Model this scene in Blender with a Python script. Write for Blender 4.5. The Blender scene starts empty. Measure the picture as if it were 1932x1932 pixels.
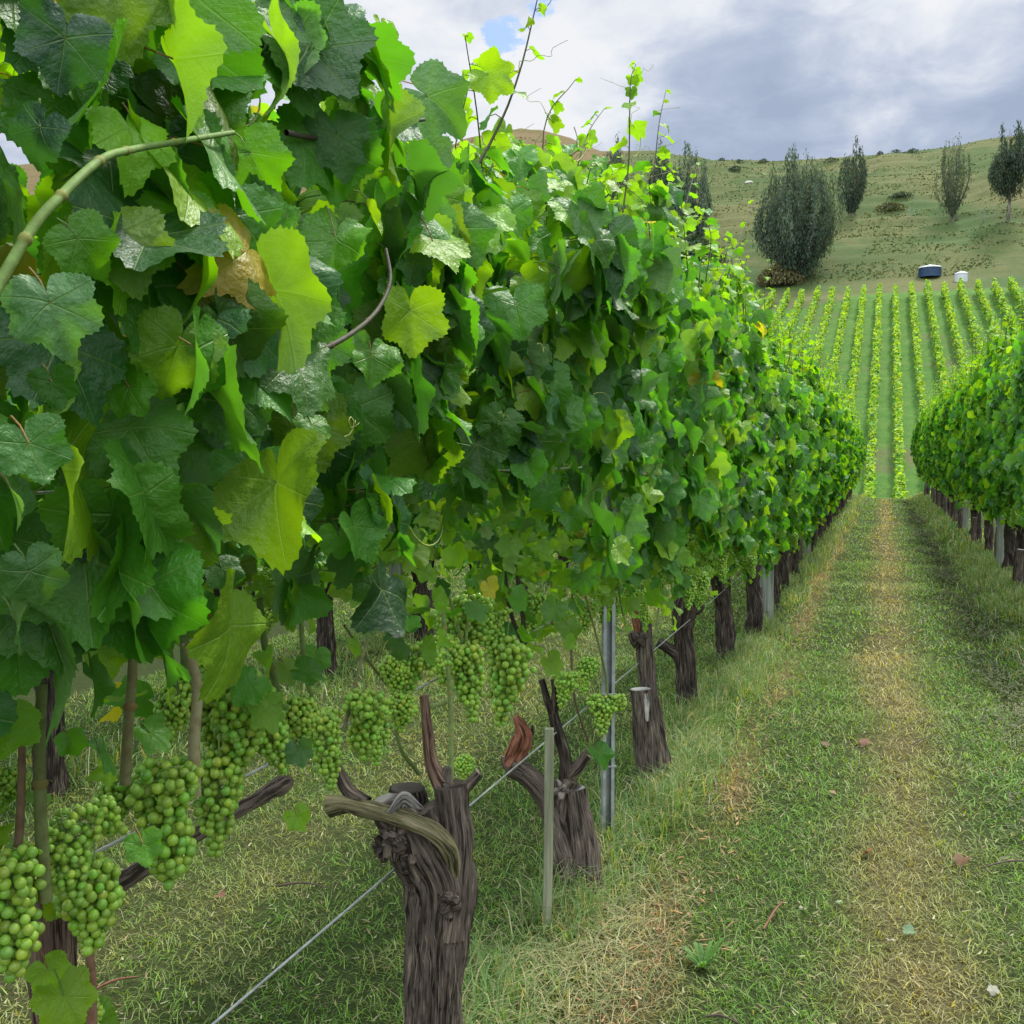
import bpy, math, random
import numpy as np
from mathutils import Matrix, Vector, Euler

rng = np.random.default_rng(11)
random.seed(11)
R = math.radians
sc = bpy.context.scene
COL = sc.collection

# ------------------------------------------------------------------ camera
EYE = 1.5
YAW, PITCH = R(19.86), R(3.29)
cam_d = bpy.data.cameras.new("camera"); cam = bpy.data.objects.new("camera", cam_d); COL.objects.link(cam)
cam.location = (0, 0, EYE)
cam.rotation_euler = (R(90) - PITCH, 0, YAW)
cam_d.sensor_width = 36; cam_d.lens = 36; cam_d.clip_start = 0.02; cam_d.clip_end = 4000
sc.camera = cam
CM = Euler((R(90) - PITCH, 0, YAW)).to_matrix()

# ------------------------------------------------------------------ light
SUN_EL, SUN_AZ = 58.0, 22.0            # azimuth clockwise from +Y (row direction) towards +X
w = bpy.data.worlds.new("World"); sc.world = w; w.use_nodes = True
sd = bpy.data.lights.new("sun", 'SUN'); sun = bpy.data.objects.new("sun", sd); COL.objects.link(sun)
sd.energy = 3.6; sd.angle = R(8.0); sd.color = (1.0, 0.955, 0.88)
sun.rotation_euler = (R(90 - SUN_EL), 0, R(180 - SUN_AZ))
sun.location = (5, 5, 30)
sc.view_settings.view_transform = 'Standard'; sc.view_settings.look = 'None'
sc.view_settings.exposure = 0.60; sc.view_settings.gamma = 1.0
sc.view_settings.use_curve_mapping = False
sc.cycles.max_bounces = 7; sc.cycles.diffuse_bounces = 3; sc.cycles.glossy_bounces = 2
sc.cycles.transmission_bounces = 4; sc.cycles.transparent_max_bounces = 4
sc.cycles.use_denoising = True
sc.cycles.sample_clamp_indirect = 4.0

# ------------------------------------------------------------------ picture measurements (1932 px copy of the photo) to world rays
def ray(px, py):
    d = CM @ Vector(((px - 966) / 1932, -(py - 966) / 1932, -1))
    return np.array(d)
EYEP = np.array([0, 0, EYE])
def atX(px, py, X):
    d = ray(px, py); return EYEP + d * (X / d[0])
def atD(px, py, z):
    return EYEP + ray(px, py) * z

# ------------------------------------------------------------------ noise
def _h(ix, iy, iz, s):
    n = (ix * 374761393 + iy * 668265263 + iz * 2147483647 + s * 1274126177) & 0xffffffff
    n = ((n ^ (n >> 13)) * 1274126177) & 0xffffffff
    return ((n ^ (n >> 16)) & 0xffff) / 65535.0
def vn(x, y, z=0.0, s=0):
    x, y, z = np.broadcast_arrays(np.asarray(x, float), np.asarray(y, float), np.asarray(z, float))
    xi, yi, zi = (np.floor(a).astype(np.int64) for a in (x, y, z))
    fx, fy, fz = x - xi, y - yi, z - zi
    fx, fy, fz = (f * f * (3 - 2 * f) for f in (fx, fy, fz))
    o = 0
    for a in (0, 1):
        for b in (0, 1):
            for c in (0, 1):
                o = o + _h(xi + a, yi + b, zi + c, s) * (fx if a else 1 - fx) * (fy if b else 1 - fy) * (fz if c else 1 - fz)
    return o
def fbm(x, y, z=0.0, s=0, o=4):
    t = 0; a = .5
    for i in range(o):
        t = t + a * vn(x, y, z, s + i * 17); x, y, z = np.asarray(x) * 2.03, np.asarray(y) * 2.03, np.asarray(z) * 2.03; a *= .5
    return t / (1 - .5 ** o)
def sstep(a, b, x):
    t = np.clip((np.asarray(x, float) - a) / (b - a), 0, 1); return t * t * (3 - 2 * t)

# ------------------------------------------------------------------ node helper
class NT:
    def __init__(s, tree): s.t = tree; s.n = tree.nodes; s.l = tree.links
    def new(s, typ, **kw):
        n = s.n.new(typ)
        for k, v in kw.items(): setattr(n, k, v)
        return n
    def put(s, sock, v):
        if isinstance(v, bpy.types.NodeSocket): s.l.new(v, sock)
        elif v is not None:
            sock.default_value = v
    def m(s, op, a, b=None, c=None, clamp=False):
        n = s.new('ShaderNodeMath', operation=op, use_clamp=clamp)
        s.put(n.inputs[0], a); s.put(n.inputs[1], b); s.put(n.inputs[2], c)
        return n.outputs[0]
    def vm(s, op, a, b=None):
        n = s.new('ShaderNodeVectorMath', operation=op)
        s.put(n.inputs[0], a); s.put(n.inputs[1], b)
        return n.outputs['Value'] if op in ('DOT_PRODUCT', 'LENGTH') else n.outputs[0]
    def ss(s, x, a, b, lo=0.0, hi=1.0):
        n = s.new('ShaderNodeMapRange', interpolation_type='SMOOTHSTEP')
        s.put(n.inputs[0], x)
        for i, v in enumerate((a, b, lo, hi)): n.inputs[i + 1].default_value = v
        return n.outputs[0]
    def mix(s, f, a, b, mode='MIX'):
        n = s.new('ShaderNodeMix', data_type='RGBA', blend_type=mode)
        s.put(n.inputs['Factor'], f)
        for k, v in ((6, a), (7, b)):
            if isinstance(v, tuple) and len(v) == 3: v = (*v, 1)
            s.put(n.inputs[k], v)
        return n.outputs[2]
    def noise(s, vec, scale, detail=3, rough=.55, lac=2.0, dist=0.0, out=0):
        n = s.new('ShaderNodeTexNoise')
        if vec is not None: s.put(n.inputs['Vector'], vec)
        for k, v in (('Scale', scale), ('Detail', detail), ('Roughness', rough), ('Lacunarity', lac), ('Distortion', dist)): n.inputs[k].default_value = v
        return n.outputs[out]
    def attr(s, name, out='Color'):
        n = s.new('ShaderNodeAttribute', attribute_name=name); return n.outputs[out]
    def sep(s, v):
        n = s.new('ShaderNodeSeparateXYZ'); s.put(n.inputs[0], v); return n.outputs
    def comb(s, x, y, z):
        n = s.new('ShaderNodeCombineXYZ')
        for i, v in enumerate((x, y, z)): s.put(n.inputs[i], v)
        return n.outputs[0]
    def bump(s, h, strength, dist):
        n = s.new('ShaderNodeBump'); s.put(n.inputs['Height'], h); n.inputs['Strength'].default_value = strength; n.inputs['Distance'].default_value = dist
        return n.outputs[0]

# ------------------------------------------------------------------ sky: broken cloud over a clear sky
def build_world():
    t = NT(w.node_tree); t.n.clear()
    sky = t.new('ShaderNodeTexSky', sky_type='NISHITA', sun_disc=False)
    sky.sun_elevation = R(SUN_EL); sky.sun_rotation = R(SUN_AZ)
    D = t.new('ShaderNodeTexCoord').outputs['Generated']
    x, y, z = t.sep(D)
    zz = t.m('MAXIMUM', z, 0.0)
    k = t.m('DIVIDE', 1.0, t.m('ADD', zz, 0.22))
    P = t.comb(t.m('MULTIPLY', x, k), t.m('MULTIPLY', y, k), 0.0)
    big = t.noise(P, 1.9, 8, .58, dist=.35)
    mid = t.noise(P, 6.5, 8, .6, dist=.35)
    def lobe(px, py, rad_deg, wt):
        d = ray(px, py); d = d / np.linalg.norm(d)
        dot = t.vm('DOT_PRODUCT', D, tuple(float(v) for v in d))
        return t.m('MULTIPLY', t.ss(dot, math.cos(R(rad_deg)), 1.0), wt)
    lobes = [(860, 180, 9, .16), (1180, 90, 8, .12), (1010, 215, 7, .22), (1310, 100, 6, .16), (1720, 40, 7, .36), (1590, 190, 4, .20),
             (1860, 20, 5, .25), (500, 20, 14, .10), (1380, 250, 7, -.26), (1800, 170, 7, -.26), (1600, 280, 7, -.16), (1230, 200, 5, -.14), (1890, 90, 4, -.22),
             (1640, 90, 3.5, -.20), (1450, 190, 6, -.14), (1400, 20, 5, -.06)]
    v = t.m('ADD', t.m('MULTIPLY', t.m('SUBTRACT', big, .5), 1.0), t.m('MULTIPLY', t.m('SUBTRACT', mid, .5), 1.15))
    for lb in lobes: v = t.m('ADD', v, lobe(*lb))
    v = t.m('ADD', v, .55, clamp=True)
    # cloud tones, grey-blue to white
    ramp = t.new('ShaderNodeValToRGB'); t.put(ramp.inputs[0], v)
    e = ramp.color_ramp.elements
    e[0].position = .12; e[0].color = (.25, .30, .40, 1)
    e[1].position = .95; e[1].color = (.585, .595, .615, 1)
    for p, c in ((.38, (.31, .36, .46, 1)), (.58, (.40, .44, .52, 1)), (.76, (.51, .54, .59, 1))):
        q = e.new(p); q.color = c
    sky_fill = t.ss(z, .50, .95, 1.0, 3.6)  # brightness added to unseen cloud overhead and behind the camera, as fill light
    sky_fill = t.m('MULTIPLY', sky_fill, t.ss(y, .35, -.5, 1.0, 2.3)); cl = t.new('ShaderNodeBackground'); t.put(cl.inputs[0], t.mix(1.0, ramp.outputs[0], t.comb(sky_fill, t.m('MULTIPLY', sky_fill, t.ss(sky_fill, 1.0, 2.5, 1.0, .98)), t.m('MULTIPLY', sky_fill, t.ss(sky_fill, 1.0, 2.5, 1.0, .86))), 'MULTIPLY')); cl.inputs[1].default_value = 1.0
    bg = t.new('ShaderNodeBackground'); t.put(bg.inputs[0], sky.outputs[0]); bg.inputs[1].default_value = .12
    h1 = t.m('ADD', lobe(958, 64, 1.5, .80), t.m('ADD', lobe(1022, 2, 1.3, .85), lobe(928, 70, 1.2, .55)))
    hole = t.ss(t.m('ADD', h1, t.m('MULTIPLY', t.m('SUBTRACT', t.noise(P, 45, 5, .65), .5), 2.2)), .40, 1.0)
    far_hole = t.m('MULTIPLY', t.ss(t.noise(P, 1.1, 3, .5), .62, .70), t.ss(t.m('MULTIPLY', x, -1.0), .72, .85))
    ms = t.new('ShaderNodeMixShader'); t.put(ms.inputs[0], t.m('MAXIMUM', hole, far_hole)); t.l.new(cl.outputs[0], ms.inputs[1]); t.l.new(bg.outputs[0], ms.inputs[2])
    out = t.new('ShaderNodeOutputWorld'); t.l.new(ms.outputs[0], out.inputs[0])
build_world()

# ------------------------------------------------------------------ mesh building
class MB:
    def __init__(s): s.V = []; s.F = []; s.T = []; s.L = []; s.nv = 0
    def add(s, V, F, tint=(.5, .5, .5), lv=None):
        V = np.asarray(V, float).reshape(-1, 3); n = len(V)
        t = np.asarray(tint, float); t = np.broadcast_to(t, (n, 3)) if t.ndim == 1 else t
        l = np.zeros((n, 3)) if lv is None else np.asarray(lv, float)
        s.V.append(V); s.T.append(t); s.L.append(l)
        for f in (F if isinstance(F, list) else [F]):
            f = np.asarray(f, np.int64)
            if len(f): s.F.append(f + s.nv)
        s.nv += n
    def build(s, name, mat, parent=None, smooth=True):
        me = bpy.data.meshes.new(name)
        V = np.concatenate(s.V) if s.V else np.zeros((0, 3))
        me.vertices.add(len(V)); me.vertices.foreach_set('co', V.astype(np.float32).ravel())
        tot = np.concatenate([np.full(len(f), f.shape[1]) for f in s.F]); idx = np.concatenate([f.ravel() for f in s.F])
        me.loops.add(len(idx)); me.loops.foreach_set('vertex_index', idx.astype(np.int32))
        me.polygons.add(len(tot)); st = np.concatenate([[0], np.cumsum(tot)[:-1]])
        me.polygons.foreach_set('loop_start', st.astype(np.int32)); me.polygons.foreach_set('loop_total', tot.astype(np.int32))
        me.polygons.foreach_set('use_smooth', np.full(len(tot), smooth))
        me.update(calc_edges=True)
        a = me.attributes.new('tint', 'FLOAT_COLOR', 'POINT'); T = np.concatenate(s.T)
        a.data.foreach_set('color', np.hstack([T, np.ones((len(T), 1))]).astype(np.float32).ravel())
        a = me.attributes.new('lv', 'FLOAT_VECTOR', 'POINT'); a.data.foreach_set('vector', np.concatenate(s.L).astype(np.float32).ravel())
        me.materials.append(mat)
        o = bpy.data.objects.new(name, me); COL.objects.link(o)
        if parent: o.parent = parent
        return o
def tag(o, label=None, cat=None, group=None, kind=None):
    for k, v in (('label', label), ('category', cat), ('group', group), ('kind', kind)):
        if v: o[k] = v
    return o
def empty(name, loc, rz=0.0):
    o = bpy.data.objects.new(name, None); COL.objects.link(o); o.location = tuple(float(v) for v in loc); o.rotation_euler = (0, 0, rz)
    o.empty_display_size = .1
    return o

def catmull(P, n):
    P = np.asarray(P, float)
    if len(P) == 2: P = np.array([P[0], (P[0] + P[1]) / 2, P[1]])
    Q = np.vstack([2 * P[0] - P[1], P, 2 * P[-1] - P[-2]])
    t = np.linspace(0, len(P) - 1 - 1e-9, n); i = t.astype(int); f = (t - i)[:, None]
    a, b, c, d = Q[i], Q[i + 1], Q[i + 2], Q[i + 3]
    return .5 * ((2 * b) + (-a + c) * f + (2 * a - 5 * b + 4 * c - d) * f ** 2 + (-a + 3 * b - 3 * c + d) * f ** 3)
def tube(mb, P, rad, segs=8, step=None, tint=(.5, .5, .5), amp=0.0, lump=0.0, seed=0, cap=None, flat=1.0, freq=10.0, cap_start=False):
    """swept tube through P; amp = fibrous ridges along it, lump = swellings; cap = colour of a sawn end"""
    P = np.asarray(P, float); rad = np.asarray(rad, float)
    if rad.ndim == 0: rad = np.full(len(P), float(rad))
    L = np.linalg.norm(np.diff(P, axis=0), axis=1).sum()
    n = max(3, int(L / (step or L / 8)) + 1)
    C = catmull(P, n); rr = np.interp(np.linspace(0, 1, n), np.linspace(0, 1, len(rad)), rad)
    T = np.gradient(C, axis=0); T /= np.linalg.norm(T, axis=1)[:, None] + 1e-12
    u = np.cross(T[0], [0.3, 1, 0.1]); u /= np.linalg.norm(u)
    U = []
    for k in range(n):
        u = u - T[k] * np.dot(u, T[k]); u /= np.linalg.norm(u); U.append(u)
    U = np.array(U); W = np.cross(T, U)
    th = np.linspace(0, 2 * np.pi, segs, endpoint=False); c, s_ = np.cos(th), np.sin(th)
    ln = np.concatenate([[0], np.cumsum(np.linalg.norm(np.diff(C, axis=0), axis=1))])
    rm = float(rad.mean())
    g = np.ones((n, segs))
    if amp or lump:
        cc, ss_, ll = c[None] * np.ones((n, 1)), s_[None] * np.ones((n, 1)), ln[:, None] * np.ones((1, segs))
        tw = ll * 1.3
        cx = cc * np.cos(tw) - ss_ * np.sin(tw); sx = cc * np.sin(tw) + ss_ * np.cos(tw)
        rdg = 1 - np.abs(2 * fbm(cx * freq * .33 + 9, sx * freq * .33 + 9, ll * 7 + seed, seed, 3) - 1) * 2.2
        fine = vn(cx * freq + 9, sx * freq + 9, ll * 14, seed + 3) - .5
        lm = fbm(cc * 1.1 + 5, ss_ * 1.1 + 5, ll / max(rm, .01) * .55 + seed * 3.1, seed + 5, 2) - .5
        g = 1 + amp * rdg + amp * 1.0 * fine + lump * lm * 2
    V = C[:, None] + (rr[:, None] * g)[..., None] * (c[None, :, None] * U[:, None] + s_[None, :, None] * flat * W[:, None])
    lv = np.stack([np.broadcast_to(c * rm, (n, segs)), np.broadcast_to(s_ * rm, (n, segs)), np.broadcast_to(ln[:, None], (n, segs))], -1)
    i = np.arange(n - 1)[:, None] * segs; j = np.arange(segs)[None]; k = (j + 1) % segs
    F = np.stack([i + j, i + k, i + segs + k, i + segs + j], -1).reshape(-1, 4)
    tn = np.asarray(tint, float)
    mb.add(V.reshape(-1, 3), F, tn, lv.reshape(-1, 3) + seed * .37)
    for end, on in ((n - 1, True), (0, cap_start)):
        if not on: continue
        ring = V[end]; m_ = ring.mean(0)
        d = T[end] * (1 if end else -1)
        inner = m_ + (ring - m_) * .86 + d * rm * .05
        VV = np.vstack([ring, inner, m_ + d * rm * .02])
        a = np.arange(segs); b = (a + 1) % segs
        cc_ = np.asarray(cap if cap is not None else tint, float)
        col = np.vstack([np.tile(tn if tn.ndim == 1 else tn[0], (segs, 1)), np.tile(cc_, (segs + 1, 1))])
        mb.add(VV, [np.stack([a, b, segs + b, segs + a], -1), np.stack([segs + a, segs + b, np.full(segs, 2 * segs)], -1)], col,
               np.hstack([VV[:, :2] * 0 + 3, VV[:, 2:] * 3]))
def box(mb, c, s, tint=(.5, .5, .5), rz=0.0, bev=0.0):
    c = np.asarray(c, float); h = np.asarray(s, float) / 2
    b = min(bev, h.min() * .9)
    vs = []
    for sx in (-1, 1):
        for sy in (-1, 1):
            for sz in (-1, 1): vs.append((sx * h[0], sy * h[1], sz * h[2]))
    V = np.array(vs); ca, sa = math.cos(rz), math.sin(rz)
    V = np.stack([V[:, 0] * ca - V[:, 1] * sa, V[:, 0] * sa + V[:, 1] * ca, V[:, 2]], -1) + c
    F = np.array([[0, 1, 3, 2], [4, 6, 7, 5], [0, 4, 5, 1], [2, 3, 7, 6], [0, 2, 6, 4], [1, 5, 7, 3]])
    for f in F: mb.add(V[f], np.array([[0, 1, 2, 3]]), tint, V[f])

# ------------------------------------------------------------------ materials
def mat(name):
    m = bpy.data.materials.new(name); m.use_nodes = True; t = NT(m.node_tree); t.n.clear()
    out = t.new('ShaderNodeOutputMaterial'); return m, t, out
def principled(t, col, rough=.6, spec=.5, normal=None):
    p = t.new('ShaderNodeBsdfPrincipled')
    if isinstance(col, tuple) and len(col) == 3: col = (*col, 1)
    t.put(p.inputs['Base Color'], col); t.put(p.inputs['Roughness'], rough); t.put(p.inputs['Specular IOR Level'], spec)
    if normal is not None: t.l.new(normal, p.inputs['Normal'])
    return p
def leafy(name, veins=True, trans=.44, rough=.47, spec=.5):
    m, t, out = mat(name)
    tint = t.attr('tint')
    geo = t.new('ShaderNodeNewGeometry')
    nb = t.noise(geo.outputs['Position'], 34, 3)
    normal = None
    col = t.mix(t.ss(nb, .35, .75, 0, .45), tint, t.mix(1.0, tint, (.62, .72, .7), 'MULTIPLY'))
    if veins:
        lv = t.attr('lv', 'Vector'); x, y, z = t.sep(lv)
        ax = t.m('ABSOLUTE', x)
        a = t.m('ARCTAN2', ax, y)
        r = t.m('SQRT', t.m('ADD', t.m('MULTIPLY', x, x), t.m('MULTIPLY', y, y)))
        al = t.m('ADD', t.m('MULTIPLY', t.m('GREATER_THAN', a, .46), .92), t.m('MULTIPLY', t.m('GREATER_THAN', a, 1.42), 1.02))
        da = t.m('SUBTRACT', a, al)
        d = t.m('MULTIPLY', r, t.m('ABSOLUTE', t.m('SINE', da)))
        tt = t.m('MULTIPLY', r, t.m('COSINE', da))
        wd = t.m('SUBTRACT', .021, t.m('MULTIPLY', r, .018))
        main = t.m('SUBTRACT', 1.0, t.m('DIVIDE', d, wd), clamp=True)
        fr = t.m('ABSOLUTE', t.m('SUBTRACT', t.m('FRACT', t.m('MULTIPLY', t.m('SUBTRACT', tt, t.m('MULTIPLY', d, 1.0)), 9.0)), .5))
        sec = t.m('MULTIPLY', t.m('SUBTRACT', 1.0, t.m('DIVIDE', fr, .07), clamp=True), t.ss(d, .0, .3, .55, .05))
        vein = t.m('MAXIMUM', main, t.m('MULTIPLY', sec, .55))
        leaf_only = t.m('LESS_THAN', z, 50.0)
        vein = t.m('MULTIPLY', vein, leaf_only)
        pucker = t.m('ADD', t.m('MULTIPLY', main, -.5), t.m('MULTIPLY', sec, -.25))
        pucker = t.m('ADD', pucker, t.m('MULTIPLY', t.noise(geo.outputs['Position'], 75, 3), 2.4))
        normal = t.bump(pucker, .5, .0042)
        col = t.mix(t.m('MULTIPLY', vein, .7), col, t.mix(.5, col, (.30, .42, .10)))
    spot = t.noise(geo.outputs['Position'], 160, 2); col = t.mix(t.m('MULTIPLY', t.ss(spot, .70, .76), t.ss(t.noise(geo.outputs['Position'], 9, 2), .5, .62, 0, .8)), col, (.12, .085, .03))
    under = t.mix(.5, col, (.20, .31, .13)) if veins else t.mix(.12, col, (.20, .31, .13))
    face = t.mix(geo.outputs['Backfacing'], col, under)
    p = principled(t, face, t.mix(geo.outputs['Backfacing'], (rough,) * 3, (.85,) * 3) if veins else rough, spec, normal)
    tr = t.new('ShaderNodeBsdfTranslucent')
    hs = t.mix(1.0, tint, (2.05, 1.95, .36), 'MULTIPLY')
    t.put(tr.inputs[0], hs)
    ms = t.new('ShaderNodeMixShader'); ms.inputs[0].default_value = trans
    t.l.new(p.outputs[0], ms.inputs[1]); t.l.new(tr.outputs[0], ms.inputs[2]); t.l.new(ms.outputs[0], out.inputs[0])
    return m
M_LEAF = leafy('vine_leaf')
M_LEAF_FAR = leafy('vine_leaf_distant', veins=False, trans=.40, rough=.6, spec=.28)
M_TREE = leafy('tree_leaf', veins=False, trans=.22, rough=.6, spec=.25)
M_GRASS = leafy('grass_blade', veins=False, trans=.30, rough=.6, spec=.2)

def bark_mat(name, k=1.0, bump=.9):
    m, t, out = mat(name)
    lv = t.attr('lv', 'Vector'); tint = t.attr('tint')
    mp = t.new('ShaderNodeMapping'); t.put(mp.inputs[0], lv); mp.inputs['Scale'].default_value = (1, 1, .055)
    n1 = t.noise(mp.outputs[0], 210 * k, 4, .65, dist=.4)
    mp2 = t.new('ShaderNodeMapping'); t.put(mp2.inputs[0], lv); mp2.inputs['Scale'].default_value = (1, 1, .16)
    n2 = t.noise(mp2.outputs[0], 55 * k, 4, .6, dist=.6)
    f = t.m('ADD', t.m('MULTIPLY', n1, .6), t.m('MULTIPLY', n2, .5))
    dark = t.mix(1.0, tint, (.20, .18, .17), 'MULTIPLY')
    lite = t.mix(.35, t.mix(1.0, tint, (1.5, 1.4, 1.3), 'MULTIPLY'), (.46, .38, .30))
    col = t.mix(t.ss(f, .46, .56), dark, tint)
    col = t.mix(t.ss(f, .57, .70, 0, .95), col, lite)
    nrm = t.bump(f, bump, .012)
    p = principled(t, col, .88, .2, nrm); t.l.new(p.outputs[0], out.inputs[0]); return m
M_BARK = bark_mat('gnarled_vine_bark')
M_TREEBARK = bark_mat('tree_bark', .05, .4)
def cane_mat():
    m, t, out = mat('cane_skin')
    lv = t.attr('lv', 'Vector'); tint = t.attr('tint')
    n = t.noise(lv, 90, 4, .6)
    col = t.mix(t.ss(n, .4, .7, 0, .6), tint, t.mix(1.0, tint, (.55, .42, .36), 'MULTIPLY'))
    p = principled(t, col, .68, .25, t.bump(n, .3, .002)); t.l.new(p.outputs[0], out.inputs[0]); return m
M_CANE = cane_mat()
def grape_mat():
    m, t, out = mat('green_grape_skin')
    tint = t.attr('tint'); geo = t.new('ShaderNodeNewGeometry')
    n = t.noise(geo.outputs['Position'], 120, 3)
    col = t.mix(t.ss(n, .4, .72, 0, .30), tint, (.26, .40, .17))
    p = principled(t, col, t.ss(n, .3, .7, .22, .42), .5)
    p.inputs['Subsurface Weight'].default_value = .35
    p.inputs['Subsurface Radius'].default_value = (.5, 1.0, .25)
    p.inputs['Subsurface Scale'].default_value = .006
    t.l.new(p.outputs[0], out.inputs[0]); return m
M_GRAPE = grape_mat()
def plain_mat(name, col, rough=.6, spec=.4, metal=0.0, sc_=20.0, var=.35, bump=.15, tinted=False, stretch=1.0):
    m, t, out = mat(name)
    co = t.new('ShaderNodeTexCoord').outputs['Object']
    mp = t.new('ShaderNodeMapping'); t.put(mp.inputs[0], co); mp.inputs['Scale'].default_value = (1, 1, stretch)
    n = t.noise(mp.outputs[0], sc_, 5, .6)
    base = t.attr('tint') if tinted else (*col, 1)
    c = t.mix(t.ss(n, .3, .72, 0, 1), t.mix(1.0, base, (1 - var,) * 3, 'MULTIPLY'), t.mix(1.0, base, (1 + var * .5,) * 3, 'MULTIPLY'))
    p = principled(t, c, rough, spec, t.bump(n, bump, .01)); p.inputs['Metallic'].default_value = metal
    t.l.new(p.outputs[0], out.inputs[0]); return m
M_GALV = plain_mat('galvanised_steel', (.46, .49, .54), .42, .5, .65, 14, .35, .1)
M_WIRE = plain_mat('trellis_wire_steel', (.50, .51, .52), .4, .5, .55, 30, .3, .1)
M_STAKE = plain_mat('weathered_stake_wood', (.27, .28, .19), .85, .2, 0, 60, .4, .5, stretch=.06)
M_POST = plain_mat('weathered_post_wood', (.24, .26, .22), .85, .2, 0, 45, .45, .6, stretch=.07)
M_TANK_DARK = plain_mat('dark_blue_tank_plastic', (.014, .042, .10), .5, .4, 0, 3, .25, .0)
M_TANK_PALE = plain_mat('pale_tank_plastic', (.48, .51, .54), .5, .4, 0, 3, .15, .0)
M_DRY = leafy('dead_leaf', veins=False, trans=.12, rough=.75, spec=.2)
M_STONE = plain_mat('pale_stone', (.5, .49, .45), .9, .2, 0, 6, .4, .6)

# ------------------------------------------------------------------ terrain
XL, XR, XL2, XL3 = -0.99, 1.42, -3.45, -5.91
RIDGE = [(100, 300), (500, 290), (800, 300), (880, 262), (980, 238), (1060, 252), (1130, 282), (1250, 286), (1345, 302), (1430, 306), (1540, 304), (1640, 299), (1780, 283), (1850, 268), (1932, 258), (2100, 235), (2400, 240)]
YR = 330.0
rx_, rh_ = [], []
for px, py in RIDGE:
    d = ray(px, py); k = YR / d[1]; rx_.append(d[0] * k); rh_.append(EYE + d[2] * k)
def ridge_h(x): return np.interp(x, rx_, rh_)
PY = np.array([-200, 0, 30, 37, 42, 60, 82, 92, 97, 101, 192, 198])
PH = np.array([.6, 0, 0, -.02, -.5, -3.4, -5.2, -3.7, -2.1, -.7, 30.5, 32.3])
def terrain(x, y):
    x, y = np.broadcast_arrays(np.asarray(x, float), np.asarray(y, float))
    h = np.interp(y, PY, PH)
    rh = ridge_h(x)
    t = np.clip((y - 198) / (YR - 198), 0, 1)
    up = 32.3 + (rh - 32.3) * (t ** .93)
    back = rh - (y - YR) * .10
    far = np.where(y > YR, back, up)
    h = np.where(y > 198, far, h)
    a = sstep(199, 225, y)
    h = h + a * (fbm(x * .022, y * .03, 0, 5, 4) - .5) * 13 * (1 - .75 * sstep(300, YR, y))
    h = h + a * np.sin((h + 2.5 * vn(x * .03, y * .03, 0, 9)) * 2.1) * .32
    # right-hand spur of drier ground
    h = h + a * 5.5 * sstep(8, 40, x) * sstep(205, 250, y) * (1 - sstep(280, YR, y))
    near = 1 - sstep(34, 60, y)
    h = h + near * ((fbm(x * 1.2, y * 1.2, 0, 2, 3) - .5) * .07)
    bank = np.exp(-((x - 1.35) / .30) ** 2) * .11 + np.exp(-((x - XL) / .25) ** 2) * .045 + np.exp(-((x - XL2) / .3) ** 2) * .04
    h = h + near * bank - near * np.exp(-((x - .82) / .16) ** 2) * .03
    h = h - near * sstep(40, -0, y) * 0
    return h
H0 = float(terrain(0.0, 3.0))
def tier(vals):
    out = [vals[0][0]]
    for a, b, st in vals:
        n = max(1, int(round((b - a) / st))); out += list(np.linspace(a, b, n + 1)[1:])
    return np.array(out)
gx = tier([(-900, -200, 50), (-200, -60, 3.5), (-60, -8, 1.6), (-8, -4, .25), (-4, 2.4, .05), (2.4, 8, .3), (8, 60, 1.6), (60, 200, 5), (200, 900, 50)])
gy = tier([(-60, 0, 4), (0, 1, .1), (1, 9, .055), (9, 20, .15), (20, 40, .4), (40, 60, 1), (60, 198, 2.3), (198, 345, 1.1), (345, 600, 15), (600, 1500, 90)])
def sheet(name, ys, m):
    X, Y = np.meshgrid(gx, ys); Z = terrain(X, Y)
    ny, nx = X.shape
    i = np.arange(ny - 1)[:, None] * nx; j = np.arange(nx - 1)[None]
    F = np.stack([i + j, i + j + 1, i + nx + j + 1, i + nx + j], -1).reshape(-1, 4)
    mb = MB(); mb.add(np.stack([X, Y, Z], -1).reshape(-1, 3), F)
    return mb.build(name, m)

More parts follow.
